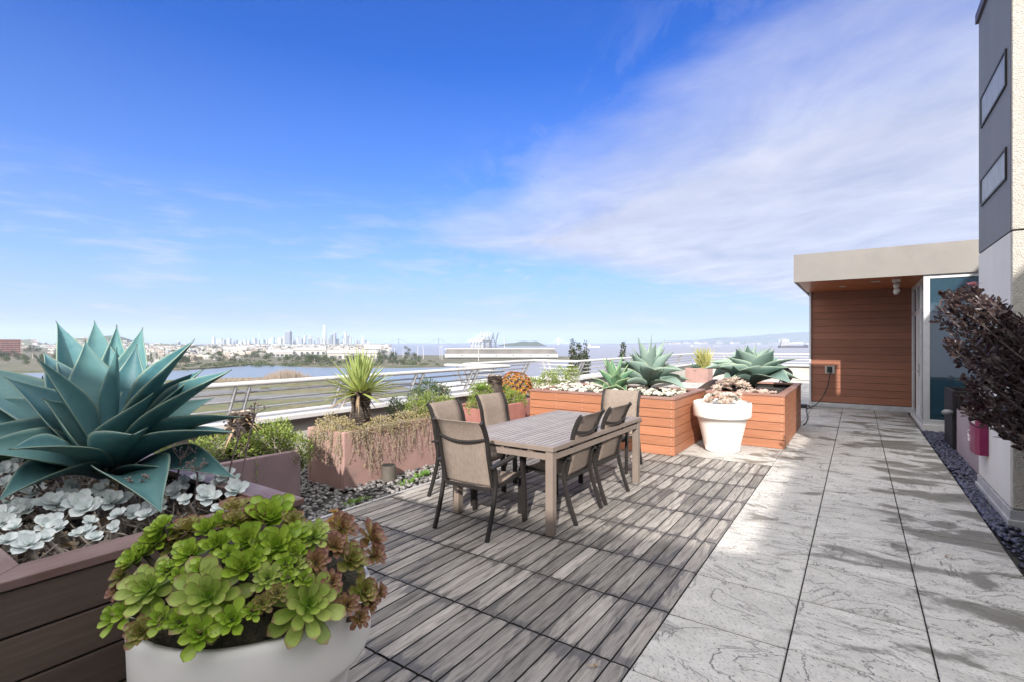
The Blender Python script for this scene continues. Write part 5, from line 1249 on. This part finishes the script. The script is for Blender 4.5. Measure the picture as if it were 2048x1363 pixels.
# ------------------------------------------------------------------ city
def bld_mat(name, wall, win, sx, sz, rand=.25):
    m, nt, b, out = new_mat(name); tc = nt.nodes.new('ShaderNodeTexCoord'); oi = nt.nodes.new('ShaderNodeObjectInfo')
    bt = nd(nt, 'ShaderNodeTexBrick', offset=0.0, ins={'Scale': 1.0, 'Mortar Size': .32, 'Brick Width': sx, 'Row Height': sz, 'Color1': c4(win), 'Color2': c4(tuple(x*1.4 for x in win)), 'Mortar': c4(wall)})
    sp_ = nt.nodes.new('ShaderNodeSeparateXYZ'); nt.links.new(tc.outputs['Object'], sp_.inputs[0]); cb_ = nt.nodes.new('ShaderNodeCombineXYZ')
    nt.links.new(mth(nt, 'ADD', sp_.outputs[0], sp_.outputs[1]), cb_.inputs[0]); nt.links.new(sp_.outputs[2], cb_.inputs[1]); nt.links.new(cb_.outputs[0], bt.inputs['Vector'])
    hsv = nd(nt, 'ShaderNodeHueSaturation', ins={'Value': mth(nt, 'MULTIPLY_ADD', oi.outputs['Random'], 2*rand, 1-rand), 'Color': bt.outputs['Color']})
    nt.links.new(hsv.outputs[0], b.inputs['Base Color']); b.inputs['Roughness'].default_value = .6; return m
BW = bld_mat('pale tower facade', (.46, .455, .44), (.20, .225, .25), 5, 4)
BG_ = bld_mat('grey tower facade', (.24, .25, .28), (.12, .14, .17), 5, 4)
BB = bld_mat('blue glass facade', (.34, .42, .48), (.18, .26, .34), 6, 4)
ROOF = plain('flat grey roof', (.32, .31, .30), (.42, .41, .40), .2, .9, rand=.2)
def tower(px, top, w, d, mat, label, style=0, group='towers of the hazy downtown skyline', name='skyscraper', deep=None):
    x, y = HV(px, d); h = EYE - (top-HY)*d/FPX - ZL; wm = w*d/FPX; dm = deep or wm*RU(.7, 1.1)
    t = thing(name, label, 'building', (x, y, ZL), group, math.atan2(-x, y)*.0 + math.radians(RU(20, 50)) if style != 3 else math.atan2(-x, y)*1.0)
    k = .80 if style != 3 else 1.0; a, c = wm*k/2, dm*k/2
    m = M()
    if style == 1:   # tapered, rounded top
        m.lathe([(a, 0), (a, h*.35), (a*.95, h*.6), (a*.82, h*.8), (a*.62, h*.93), (a*.3, h*.99)], 16); m.build('shaft', mat, t, smooth=True, world=False)
        m = M(); m.lathe([(a*.55, h*.93), (a*.42, h*.985), (a*.1, h)], 16); m.build('crown', BW, t, world=False)
    elif style == 2: # stepped
        m.box(-a, a, -c, c, 0, h*.72); m.box(-a*.78, a*.78, -c*.78, c*.78, h*.72, h*.92); m.box(-a*.5, a*.5, -c*.5, c*.5, h*.92, h); m.build('shaft', mat, t, world=False)
        m = M(); m.box(-a*.05, a*.05, -a*.05, a*.05, h, h*1.06); m.build('mast', ROOF, t, world=False)
    elif style == 4: # twin spires
        m.box(-a, a, -c, c, 0, h*.62); m.build('shaft', mat, t, world=False); m = M()
        for s_ in (-.45, .45): m.lathe([(a*.22, h*.62), (a*.18, h*.8), (a*.02, h)], 8, (a*s_, 0, 0))
        m.build('spires', BW, t, world=False)
    else:
        m.box(-a, a, -c, c, 0, h); m.build('shaft', mat, t, world=False)
        m = M(); m.box(-a*.6, a*.6, -c*.6, c*.6, h, h+wm*.12); m.box(-a*1.02, a*1.02, -c*1.02, c*1.02, h-wm*.05, h-.02*wm); m.build('roof', ROOF, t, world=False)
    return t
GEN = 'pale high-rise block in the hazy downtown skyline across the lagoon'
tower(649, 649, 10, 4300, BW, 'tallest tapered tower with rounded top in the downtown skyline', 1)
tower(577, 663.5, 13, 4300, BG_, 'broad dark grey block at the left of the downtown skyline', 0)
tower(609, 664, 4.5, 4400, BW, 'slim tower with twin white spires left of the tallest tower', 4)
tower(691, 664.5, 5.5, 4000, BW, 'slender white slab tower right of the tallest tower', 0)
tower(669, 666, 6.5, 4500, BG_, 'grey glass tower just right of the tallest tower', 0)
tower(427, 675, 6.5, 3600, BW, 'lone white tower at the left end of the downtown skyline', 0)
tower(356, 683, 7.5, 2600, BG_, 'solitary dark block among the white houses left of downtown', 0)
for (px, tp, w, mt_, st_) in ((545,675,8,BB,0),(560,677,9,BW,0),(567,673,7,BW,0),(585,674,5,BW,0),(596,673,7,BW,2),(602,677,7,BG_,0),(610,671,5,BW,0),(620,677.5,8,BG_,0),(621,672.5,8,BW,0),(628,681,5,BG_,0),(637,675,6,BG_,0),(642,677,6,BW,0),(656,678,6,BW,0),(660,671,5,BB,0),(663,670,6,BG_,0),(668,675.5,7,BW,0),(675,678,6,BG_,0),(684,671.5,5,BB,0),(688,677,4,BW,0),(696,671,6,BG_,0),(701,674.5,6,BW,0),(706,677,5,BB,0),(712,680,6,BW,0),(717,681,5,BG_,0),(725,672,4,BW,2),(730,680,6,BG_,0),(736,684,7,BW,0),
    (437,680,6,BW,0),(442,677,6,BW,0),(448,680,6,BW,0),(458,677,8,BW,0),(466,682,6,BG_,0),(473,680.5,5,BG_,0),(482,683,10,BW,0),(490,680,6,BW,0),(498,682,7,BW,0),(509,677.5,8,BW,0),(517,680,6,BW,2),(526,680,9,BB,0),(533,680,5,BW,0),(540,679,6,BW,0),(553,682,6,BW,0),(574,682,7,BW,0),(590,682,8,BW,0),(648,684,8,BW,0),(680,684,9,BW,0),(699,684,9,BW,0)):
    tower(px, tp, w, RU(3800, 4600), mt_, GEN, st_)
m = M(); x, y = HV(518, 4700); m.tube([(x, y, ZL), (x, y, 130)], [3, 1], 5); tag(m.build('radio_mast', MT['white_paint']), 'thin red-white radio mast rising behind the left of downtown', 'mast')
for i in range(11):
    px = 334 + i*5.6; tower(px, 697.8 - (i % 3)*.5, 4.6, 900 + i*8, BW if i < 10 else BG_, 'white slab apartment tower in a tight row above the marina' if i < 10 else 'dark end block of the row of white slab apartment towers', 3, 'row of white slab apartment towers', 'apartment_tower', 14)
# low houses: one of each kind with roof, then copies
HW = plain('pale house wall', (.37, .36, .35), (.43, .42, .41), .2, .8, rand=.3)
HW2 = plain('tan house wall', (.42, .35, .30), (.48, .41, .35), .2, .8, rand=.3)
RF = plain('brown house roof', (.18, .15, .14), (.24, .20, .185), .3, .9, rand=.35); RFL = plain('pale flat roof', (.30, .295, .29), (.37, .365, .36), .3, .9, rand=.25)
WIN = plain('dark window', (.06, .07, .085), rough=.3)
def house_mesh(kind_):
    m = M()
    if kind_ == 0:
        m.box(-.5, .5, -.5, .5, -.8, .7, 0); m.add([(-.54,-.54,.7),(.54,-.54,.7),(.54,.54,.7),(-.54,.54,.7),(-.54,0,1),(.54,0,1)], [(0,1,5,4),(2,3,4,5),(0,4,3),(1,2,5),(3,2,1,0)], 1)
    elif kind_ == 1: m.box(-.5, .5, -.5, .5, -.8, .94, 0); m.box(-.52, .52, -.52, .52, .94, 1, 1); m.box(-.15, .15, -.2, .2, 1, 1.12, 0)
    else: m.box(-.5, .5, -.5, .5, -.8, .7, 0); m.box(-.5, .1, -.5, .5, .7, .95, 0); m.box(-.52, .12, -.52, .52, .95, 1, 1); m.box(.12, .52, -.52, .52, .7, .74, 1)
    for k in range(4):
        for z in ((.12, .3), (.42, .6)): m.box(-.42+k*.23, -.29+k*.23, -.512, -.503, z[0], z[1], 2)
    return m
HM = [house_mesh(0).mesh('house', [HW, RF, WIN]), house_mesh(1).mesh('house', [HW, RFL, WIN]), house_mesh(2).mesh('house', [HW, RFL, WIN]), house_mesh(0).mesh('house', [HW2, RF, WIN]), house_mesh(1).mesh('house', [HW2, RFL, WIN])]
def put_house(px, d, w, h, zb, dp, label, group, me=None, rz=None):
    x, y = HV(px, d); o = bpy.data.objects.new('house', me or rnd.choice(HM)); COL.objects.link(o)
    o.location = (x, y, zb); o.scale = (w, dp, h); o.rotation_euler = (0, 0, math.atan2(-x, y) + (RU(-.5, .5) if rz is None else rz)); tag(o, label, 'house', group); return o
for i in range(165):
    px = RU(232, 770); py = lerp(690.5, 722 if px < 480 else 712, rnd.random()**.7)
    if px > 600: py = lerp(690.5, 706, rnd.random()**.8)
    d = FPX*(EYE-ZL)/(py-HY); sc_ = RU(.7, 1.3)
    w = RU(5, 13)*d/FPX*sc_; h = RU(3.2, 6.5)*d/FPX*sc_*.75
    put_house(px, d, w, max(h, 5), ZL, w*RU(.5, .9), 'pale low-rise building in the crowded city plain across the lagoon', 'low buildings of the city plain')
def ridge(px):
    P = [(-60, 683), (20, 681), (60, 678), (84, 684), (105, 688), (128, 680), (160, 677), (200, 677.5), (245, 682), (300, 686), (360, 688), (440, 689.5)]
    for a, b in zip(P, P[1:]):
        if a[0] <= px <= b[0]: return lerp(a[1], b[1], (px-a[0])/(b[0]-a[0]))
    return 689
for i in range(112):
    px = RU(30, 330); q = rnd.random()**.8; r_ = ridge(px); py = lerp(r_+1.5, 700, q); d = lerp(2450, 1700, q)
    zb = EYE - (py-HY)*d/FPX
    put_house(px, d, RU(9, 22), RU(6, 11), zb, RU(8, 14), 'small pale house on the slope of the hill behind the giant agave', 'houses on the left hillside')
# the rest of the city: thousands of roofs nobody could count
m = M()
for i in range(1500):
    px = RU(100, 780); q = rnd.random(); py = lerp(689.8, 706, q**1.3)
    if px < 330 and rnd.random() < .6:
        r_ = ridge(px); q = rnd.random(); py = lerp(r_+1.5, 702, q); d = lerp(2480, 1600, q); zb = EYE - (py-HY)*d/FPX
    else: d = FPX*(EYE-ZL)/(py-HY); zb = ZL
    x, y = HV(px, d); w, dp, h = RU(3, 9)*d/FPX, RU(3, 8)*d/FPX, RU(1.6, 4.5)*d/FPX; a = RU(0, 1.5)
    m.cur = (0, 0, rnd.random()); ux, uy = V((math.cos(a), math.sin(a), 0)), V((-math.sin(a), math.cos(a), 0))
    m.obox(V((x, y, zb+h/2-2)), ux, uy, V((0, 0, 1)), w/2, dp/2, h/2+2, rnd.choice((0, 0, 0, 1)))
kind(m.build('far_houses', [plain('far pale walls', (.34, .335, .32), tint=.45), plain('far tan walls', (.24, .21, .19), tint=.3)]), 'stuff')
# long white sheds along the waterfront
for (px, py, wpx, h, dp, lab) in ((705, 716.5, 95, 7.0, 60, 'long low white waterfront shed behind the yucca crown'), (620, 708, 60, 8, 90, 'broad pale industrial shed below the downtown towers'), (560, 712, 46, 6, 60, 'low white warehouse left of the broad industrial shed'), (745, 703, 32, 12, 60, 'grey-brown pier shed at the right edge of the city plain'), (470, 704, 40, 8, 60, 'low pale warehouse among houses left of downtown')):
    d = FPX*(EYE-ZL)/(py-HY); x, y = HV(px, d); wm = wpx*d/FPX
    t = thing('warehouse', lab, 'warehouse', (x, y, ZL), 'waterfront warehouses', math.atan2(-x, y)); m = M(); m.box(-wm/2, wm/2, 0, dp, 0, h); m.build('wall', HW, t, world=False)
    m = M(); n = max(3, int(wm/25)); 
    m.add([(-wm/2-1, -1, h), (wm/2+1, -1, h), (wm/2+1, dp+1, h), (-wm/2-1, dp+1, h), (-wm/2-1, dp/2, h+4), (wm/2+1, dp/2, h+4)], [(0,1,5,4),(2,3,4,5),(0,4,3),(1,2,5),(3,2,1,0)]); m.build('roof', RFL, t, world=False)
    m = M()
    for k in range(n*2): xx = -wm/2 + (k+.5)*wm/(n*2); m.box(xx-2, xx+2, -.25, -.05, .5, h*.6)
    m.build('doors', WIN, t, world=False)
# pier shed
d = 640.0; x, y = HV(1003, d); wm = 226*d/FPX
zt = lambda py: EYE - (py-HY)*d/FPX
t = thing('pier_shed', 'long white pier shed with grey roof and small wall lamps by the bay', 'warehouse', (x, y, ZL), None, 0.0)
rz = math.atan2(SN, CS); t.rotation_euler[2] = rz
m = M(); m.box(-wm/2, wm/2, 0, 45, zt(713.5)-ZL, zt(706.3)-ZL); m.build('wall', plain('white shed wall', (.33, .325, .32), (.37, .365, .36), .1, .7), t, world=False)
m = M(); m.box(-wm/2+3, wm/2-2, 2, 43, 0, zt(713.5)-ZL); m.build('open_bay_shade', plain('shed bay with painted shade', (.05, .048, .05), (.09, .085, .085), .2, .9), t, world=False)  # solid block; the shadow under the shed is put into its dark colour
m = M(); zr0, zr1 = zt(706.3)-ZL, zt(697.2)-ZL
m.add([(-wm/2,0,zr0),(wm/2,0,zr0),(wm/2,45,zr0),(-wm/2,45,zr0),(-wm/2+2,4,zr1),(wm/2-4,4,zr1),(wm/2-4,40,zr1),(-wm/2+2,40,zr1)], [(0,1,5,4),(1,2,6,5),(2,3,7,6),(3,0,4,7),(4,5,6,7)]); m.build('roof', plain('weathered shed roof', (.085, .08, .078), (.14, .13, .122), .06, .85), t, world=False)
m = M(); m.box(-wm/2-1.5, wm/2-3.5, 3, 41, zr1, zr1+.9); m.build('ridge', plain('pale roof edge', (.40, .39, .38), rough=.7), t, world=False)
for i in range(6):
    xx = -wm/2 + (34+34.3*i)/226*wm; m = M(); m.box(xx-.9, xx+.9, -.9, -.05, zt(709.6)-ZL, zt(708.6)-ZL); m.build('wall_lamp', WIN, t, world=False)
# harbour cranes
def crane_mesh(t, mat):
    m = M()
    for xx in (-14, 14):
        for yy in (-9, 9): m.bar((xx, yy, 0), (xx*.86, yy, 27), 2.4, 2.4)
        m.bar((xx, -9, 9), (xx, 9, 9), 1.6, 1.6)
    for yy in (-9, 9): m.bar((-14, yy, 10), (14, yy, 10), 1.6, 1.6); m.bar((-14, yy, 1), (-12.4, yy, 1), 2, 2)
    m.build('legs', mat, t, world=False)
    m = M(); m.box(-30, 16, -7, -4.5, 26, 29); m.box(-30, 16, 4.5, 7, 26, 29); m.box(-20, -6, -6, 6, 29, 34); m.build('girder', mat, t, world=False)
    m = M(); m.bar((9, -5, 28), (3, -3, 46), 1.8, 1.8); m.bar((9, 5, 28), (3, 3, 46), 1.8, 1.8); m.bar((3, -4, 46), (3, 4, 46), 2, 2); m.bar((3, 0, 46), (-26, 0, 29), 1, 1); m.build('mast', mat, t, world=False)
    m = M()
    for yy in (-4, 4): m.bar((14, yy, 28), (24, yy, 62), 1.8, 2.2)
    for i in range(6): q = i/5; m.bar((lerp(14.5, 24, q), -4, lerp(30, 61, q)), (lerp(14.5, 24, q), 4, lerp(30, 61, q)), 1, 1)
    m.bar((3, 0, 46), (21, 0, 52), .9, .9); m.build('boom', mat, t, world=False)
CW = plain('white crane steel', (.42, .42, .41), rough=.6); CD = plain('dark crane steel', (.09, .095, .105), rough=.6)
CG = 'harbour cranes with raised booms'
xx, yy = HV(950, 1700); cw = thing('harbour_crane', 'white harbour crane with raised boom, leftmost of the cluster beyond the pier shed', 'crane', (xx, yy, ZW+1), CG); crane_mesh(cw, CW)
k = math.atan2(SN, CS) + .25; cw.rotation_euler[2] = k
cs_ = .86; cw.scale = (cs_,)*3
for i, (px, lab) in enumerate(((957, 'second white harbour crane from the left in the cluster'), (963, 'middle white harbour crane in the cluster beyond the pier shed'), (969, 'white harbour crane directly left of the dark cranes'))):
    xx, yy = HV(px, 1700+i*25); dup(cw, (xx, yy, ZW+1), k, lab)
xx, yy = HV(976, 1640); cd = thing('harbour_crane', 'left one of the two dark grey harbour cranes', 'crane', (xx, yy, ZW+1), CG); crane_mesh(cd, CD); cd.rotation_euler[2] = k; cd.scale = (.80,)*3
xx, yy = HV(985, 1640); dup(cd, (xx, yy, ZW+1), k, 'right one of the two dark grey harbour cranes')
m = M(); a = [HV(925, 1600), HV(1000, 1600), HV(1002, 1800), HV(925, 1800)]; m.prism(a, ZW-1, ZW+1.0); kind(m.build('quay', flat), 'structure')
# bridge
BR = plain('grey bridge steel', (.14, .15, .165), rough=.7); BRW = plain('white bridge tower', (.7, .7, .7), rough=.6)
t = thing('suspension_bridge', 'long grey suspension bridge crossing the bay beyond the cranes', 'bridge', (*HV(860, 5200), ZW))
D = 5200
def bp(px, py, dd=0): return W(px, py, D+dd)
m = M(); P = [bp(735, 692), bp(752, 690.8), bp(800, 689), bp(877, 687.3), bp(940, 686.6), bp(1000, 687)]
for a, b in zip(P, P[1:]): m.bar(a, b, 22, 7)
m.build('deck', BR, t)
for px, tp in ((797, 677.5), (877, 676), (960, 677), (1010, 678)):
    m = M()
    for dd in (-12, 12): m.bar(bp(px, 691.5, dd) + V((0, 0, -30)), bp(px, tp, dd), 6, 6)
    for q in (.35, .7, .97): y_ = lerp(690, tp, q); m.bar(bp(px, y_, -12), bp(px, y_, 12), 4, 4)
    m.build('tower', BR, t)
m = M(); m.bar(bp(915, 688) + V((0, 0, 0)), bp(915, 695), 30, 24, up=(1, 0, 0)); m.build('anchorage', BRW, t)
m = M()
for (a, b) in ((797, 877), (877, 915), (915, 960), (752, 797)):
    P = []
    for i in range(13):
        q = i/12; ya = 677 if a in (797, 877, 960) else 688; yb = 677 if b in (797, 877, 960) else 688
        sag = 9.5*4*q*(1-q) if (a, b) == (797, 877) else 2*4*q*(1-q); P.append(bp(lerp(a, b, q), lerp(ya, yb, q)+sag))
    m.tube(P, 1.3, 5)
m.build('cables', BR, t)
t = thing('bridge', 'white single-tower bridge span right of the wooded island', 'bridge', (*HV(1117, 5600), ZW)); D = 5600
m = M(); m.bar(bp(1090, 688.8), bp(1330, 688.6), 24, 6); m.build('deck', BR, t)
m = M(); m.bar(bp(1117, 693), bp(1117, 675.5), 9, 9); m.build('tower', BRW, t)
m = M()
for i in range(8): m.bar(bp(1117, 677), bp(1097+i*6.5, 688.8), 1.0, 1.0)
m.build('cables', BRW, t)
# ships
def ship(label, px, py, d, L, hull, up, long_=False):
    x, y = HV(px, d); t = thing('ship', label, 'ship', (x, y, ZW), 'ships at anchor on the bay', math.atan2(SN, CS) + RU(-.1, .1)); h = L*.07
    pl = [(-L/2, 0), (-L/2+L*.04, -L*.06), (L/2-L*.1, -L*.06), (L/2, 0), (L/2-L*.1, L*.06), (-L/2+L*.04, L*.06)]
    m = M(); m.prism(pl, -.3, h); m.prism([(L*.38, -L*.05), (L/2-.5, 0), (L*.38, L*.05)], h, h*1.35); m.build('hull', hull, t, world=False)
    m = M(); s0 = -L*.42; m.box(s0, s0+L*.16, -L*.045, L*.045, h, h*2.3); m.box(s0+L*.02, s0+L*.14, -L*.05, L*.05, h*2.3, h*2.9); m.box(s0+L*.03, s0+L*.07, -L*.02, L*.02, h*2.9, h*3.6); m.build('superstructure', up, t, world=False)
    m = M()
    for q in ((-.1, .05, .2, .33) if not long_ else (-.15, 0.0, .12, .22, .33)): m.bar((L*q, 0, h), (L*q, 0, h*(2.1 if not long_ else 1.5)), L*.008, L*.008)
    m.build('masts', up, t, world=False)
wh = plain('white ship paint', (.66, .66, .64), rough=.5); hk = plain('dark ship hull', (.04, .03, .04), (.06, .05, .055), .1, .6); hr = plain('grey ship hull', (.25, .25, .27), rough=.6)
ship('white ship with pale hull right of the three poplars', 1187, 692.5, 2300, 56, wh, wh)
ship('small white ship on the bay above the pink box planter', 1390, 692, 2500, 46, hr, wh)
ship('long dark cargo ship on the bay beside the pavilion', 1586, 692, 2100, 128, hk, hr, True)
ship('flat grey barge right of the small white ship', 1432, 691, 2900, 40, hr, hr, True)
for i in range(24):
    px = RU(1300, 1612); d = RU(6300, 7200); put_house(px, d, RU(40, 110), RU(14, 34), ZW+2, RU(40, 80), 'tiny pale building on the hazy far shore of the bay', 'buildings on the far shore')
put_house(1568, 6000, 110, 52, ZW+2, 60, 'large white block on the far shore above the dark cargo ship', 'buildings on the far shore', HM[1], 0)
# marina
SB = plain('white yacht hull', (.55, .55, .55), rough=.4)
def yacht(px, d, label=None):
    x, y = HV(px, d); t = thing('sailboat', 'white moored sailboat with a bare mast in the marina behind the giant agave', 'sailboat', (x, y, ZW), 'sailboats in the marina', RU(0, 6.28))
    m = M(); m.prism([(-4.5, -1.2), (2, -1.5), (5, 0), (2, 1.5), (-4.5, 1.2)], -.2, 1.1); m.box(-2.5, 1.5, -.8, .8, 1.1, 1.7); m.build('hull', SB, t, world=False)
    m = M(); m.tube([(.5, 0, 1.1), (.5, 0, 13)], .12, 6); m.bar((.5, 0, 2.6), (-3.8, 0, 2.6), .2, .2); m.build('mast', SB, t, world=False); return t
m = M(); m.prism([gl(225, 741), gl(345, 738), gl(340, 728), gl(228, 729)], ZW-.5, ZW+1.22); kind(m.build('marina_basin', water('marina water', (.06, .09, .12), .3, .2)), 'structure')
y0_ = yacht(236, 440)
for i in range(21):
    px = RU(238, 338); d = RU(430, 640); x, y = HV(px, d); dup(y0_, (x, y, ZW+1.3), RU(0, 6.28))
y0_.location.z = ZW+1.3
# lamp posts along the waterfront
lp = None
for i, (px, tp, d) in enumerate(((778, 697, 640), (789, 695, 660), (806, 697, 700), (835.5, 691, 610), (846.5, 693, 620), (880, 690.5, 650), (884, 692, 600), (957, 694.5, 560), (1009, 679, 660))):
    x, y = HV(px, d); h = EYE-(tp-HY)*d/FPX-ZL
    t = thing('lamp_post', 'tall pale lamp post on the waterfront near the pier shed', 'lamp post', (x, y, ZL), 'lamp posts along the waterfront', math.atan2(-x, y))
    m = M(); m.tube([(0, 0, 0), (0, 0, h)], [.28, .2], 6); m.build('pole', MT['white_paint'], t, world=False); m = M(); m.box(-2.2, 2.2, -.3, .3, h, h+.5); m.build('lamp_head', MT['grey_rail'], t, world=False)
# building under construction at the far left
d = 720.0; x, y = HV(-6, d); wm = 70*d/FPX; h = EYE-(679-HY)*d/FPX-ZL
t = thing('building_shell', 'unfinished red-brown high-rise wrapped in scaffolding at the left edge', 'building', (x, y, ZL), None, math.atan2(-x, y))
RED = plain('rusty scaffold netting', (.22, .09, .07), (.30, .13, .10), .3, .8)
m = M(); m.box(-wm/2+1, wm/2-1, 1, 19, 0, h); m.build('core', plain('shell core', (.13, .08, .085), rough=.9), t, world=False)
m = M(); n = 8
for i in range(n+1): m.box(-wm/2, wm/2, 0, 20, h*i/n-.25, h*i/n+.25)
m.build('floor_slabs', plain('raw concrete', (.42, .33, .29), rough=.9), t, world=False)
m = M()
for i in range(13): xx = -wm/2+i*wm/12; m.box(xx-.2, xx+.2, -1.2, -.8, 0, h*1.03)
for i in range(2*n): m.box(-wm/2, wm/2, -1.15, -.95, h*(i+.5)/(2*n)-.1, h*(i+.5)/(2*n)+.1)
m.build('scaffold', RED, t, world=False)
# ------------------------------------------------------------------ trees
TL = leafmat('tree leaf', (.028, .042, .016), (.075, .095, .034), (.06, .08, .03), (.08, .10, .035), .6, .12, tcol=(.2, .3, .08))
TD = leafmat('dark tree leaf', (.018, .03, .015), (.045, .06, .026), (.04, .055, .02), (.05, .06, .025), .6, .1, tcol=(.15, .2, .06))
def tree_meshes(seed, blobs, n, size, mat, trunk):
    m = M(); foliage(m, blobs, n, size, .6, .2, .25); c = m.mesh('crown', mat)
    m = M(); m.tube([(0, 0, -1.0), (.02, 0, trunk*.5), (0, 0, trunk)], [.06, .045, .02], 7)
    for i in range(5): a = i*1.3; m.tube([(0, 0, trunk*(.35+.1*i)), (.3*math.cos(a), .3*math.sin(a), trunk*(.55+.1*i))], [.03, .012], 5)
    return c, m.mesh('trunk', BARK)
TR = [tree_meshes(1, [((0, 0, .62), .34), ((.25, .05, .5), .24), ((-.24, .1, .52), .25), ((.02, -.2, .48), .25), ((.05, .1, .8), .22)], 1100, .06, TL, .6),
      tree_meshes(2, [((0, 0, .55), .36, (1.3, 1.3, .8)), ((.35, 0, .45), .24), ((-.33, .1, .42), .24), ((.1, .1, .72), .2)], 1100, .06, TD, .55)]
def tree(px, d, h, zb, label, group, v=0, sx=1.0):
    x, y = HV(px, d); t = thing('tree', label, 'tree', (x, y, zb), group, RU(0, 6.28)); t.scale = (h*sx, h*sx, h)
    for me, nm in zip(TR[v], ('crown', 'trunk')):
        o = bpy.data.objects.new(nm, me); COL.objects.link(o); o.parent = t
    return t
for i in range(42):
    px = RU(-60, 92); q = rnd.random(); tp = lerp(703, 722, q)*1.0 - (9 if px < 30 else 0)*RU(.5, 1); d = lerp(700, 430, q); zt_ = EYE-(tp-HY)*d/FPX
    tree(px, d, max(6, zt_-ZL), ZL, 'dense dark evergreen tree in the grove at the left edge', 'trees in the left grove', i % 2, RU(.8, 1.2))
tree(66, 640, 14, ZL+5, 'larger spreading tree standing right of the red-brown high-rise', 'trees in the left grove', 1, 1.1)
for i in range(170):
    px = RU(110, 840); py = lerp(694, 729, rnd.random()**.6); d = FPX*(EYE-ZL)/(py-HY)
    tree(px, d, RU(5, 9)*max(1, d/900), ZL, 'small dark tree among buildings of the city plain', 'trees of the city plain', i % 2, RU(.8, 1.5))
for i in range(26):
    px = RU(186, 262); d = 2700 + RU(-100, 150); py = 675+abs(px-222)*.2+RU(0, 5)
    tree(px, d, RU(18, 28), EYE-(py+4.0-HY)*d/FPX - 4, 'dark tree covering the rounded hilltop left of the city', 'trees on the rounded hilltop', 1, RU(1.0, 1.6))
# shrubs on the far bank of the lagoon and reeds on the near bank
m = M(); bl = []
for i in range(150):
    q = rnd.random(); px = RU(230, 880); 
    ys = 741 if px < 372 else lerp(738, 729, min(1, (px-372)/130)) if px < 505 else 731.5
    py = ys - lerp(1.2, 10, q**1.4); p = gl(px, py, ZL); d = FPX*(EYE-ZL)/(py-HY); bl.append(((p[0], p[1], ZL+.4), RU(1.0, 2.2)*d/450, (1.6, 1.6, .7)))
foliage(m, bl, 9000, 1.1, .7, .3, .3); kind(m.build('bank_scrub', TL), 'stuff')
m = M()
reed = leafmat('dry reed', (.16, .125, .10), (.27, .22, .18), (.25, .2, .17), (.28, .24, .2), .9, .1)
for i in range(1500):
    px = rnd.gauss(575, 20) if i < 650 else RU(385, 560); py = RU(752.5, 758) if i < 650 else RU(757, 764); p = gl(px, py, ZW+.5)
    h = (RU(2.5, 5.4)*(1-min(1, abs(px-575)/62)**2) + .8) if i < 650 else RU(.6, 2.4)
    b = V((p[0], p[1], ZW+.4)); tp = b + V((RU(-.5, .5), RU(-.5, .5), h)); dd = V((CS, SN, 0))*.16
    m.add([b-dd, b+dd, tp], [(0, 1, 2)], 0, [(0, .2, rnd.random())]*3)
kind(m.build('reeds', reed), 'stuff')
m = M(); bl = []
for i in range(70):
    px = RU(330, 800); py = RU(762, 782); p = gl(px, py, ZW+.5); bl.append(((p[0], p[1], ZW+.7), RU(.6, 1.8), (1.5, 1.5, .7)))
for i in range(60):
    px = RU(300, 880); py = RU(786, 830); p = gl(px, py, ZW+.5); bl.append(((p[0], p[1], ZW+.6), RU(.4, .9), (1.6, 1.6, .5)))
foliage(m, bl, 9000, .38, .6, .3, .3); kind(m.build('bayland_scrub', leafmat('bayland scrub', (.10, .10, .045), (.20, .19, .09), (.18, .17, .08), (.2, .18, .1), .8, .1)), 'stuff')
# poplars beside the building
def poplar(px, tp, d, label, w):
    zt_ = EYE-(tp-HY)*d/FPX; x, y = HV(px, d); t = thing('poplar_tree', label, 'tree', (x, y, ZW), 'slender poplars beyond the railing')
    m = M(); bl = []; n = 30
    for i in range(n):
        q = i/(n-1); z = lerp(ZW+6, zt_-.2, q); r = w*(1-q)**.6*.9 + .22; 
        for k in range(2): bl.append(((x+RU(-.3, .3)*r, y+RU(-.3, .3)*r, z+RU(-.4, .4)), r, (1, 1, 1.6)))
    foliage(m, bl, 9500, .24, .6, .8, .1); m.build('crown', TD, t)
    m = M(); m.tube([(x, y, ZW-.5), (x, y, lerp(ZW, zt_, .5)), (x, y, zt_-.5)], [.25, .15, .03], 8)
    for i in range(16): z = lerp(ZW+6, zt_-1, i/16); a = RU(0, 6.28); m.tube([(x, y, z), (x+.7*math.cos(a)*w, y+.7*math.sin(a)*w, z+1.0)], [.05, .015], 5)
    m.build('trunk', BARK, t)
poplar(1145, 682, 62, 'tallest slender poplar, leftmost of the three beyond the railing', .95)
poplar(1157.5, 690, 62, 'short middle poplar of the three beyond the railing', .75)
poplar(1171, 687.5, 60, 'right-hand poplar of the three beyond the railing', .85)
poplar(1246, 690, 58, 'dark poplar top hidden behind the largest agave', .6)
# ------------------------------------------------------------------ haze
hz = M(); hz.box(-18500, 18500, -1400, 18500, ZW-4.5, 330)
hzm = bpy.data.materials.new('haze air'); hzm.use_nodes = True; nt = hzm.node_tree; nt.nodes.remove(nt.nodes['Principled BSDF'])
pv = nt.nodes.new('ShaderNodeVolumePrincipled'); pv.inputs['Color'].default_value = (.62, .76, 1.0, 1); pv.inputs['Density'].default_value = 9e-5; pv.inputs['Anisotropy'].default_value = .2
nt.links.new(pv.outputs[0], nt.nodes['Material Output'].inputs['Volume'])
ho = kind(hz.build('haze', hzm), 'stuff')
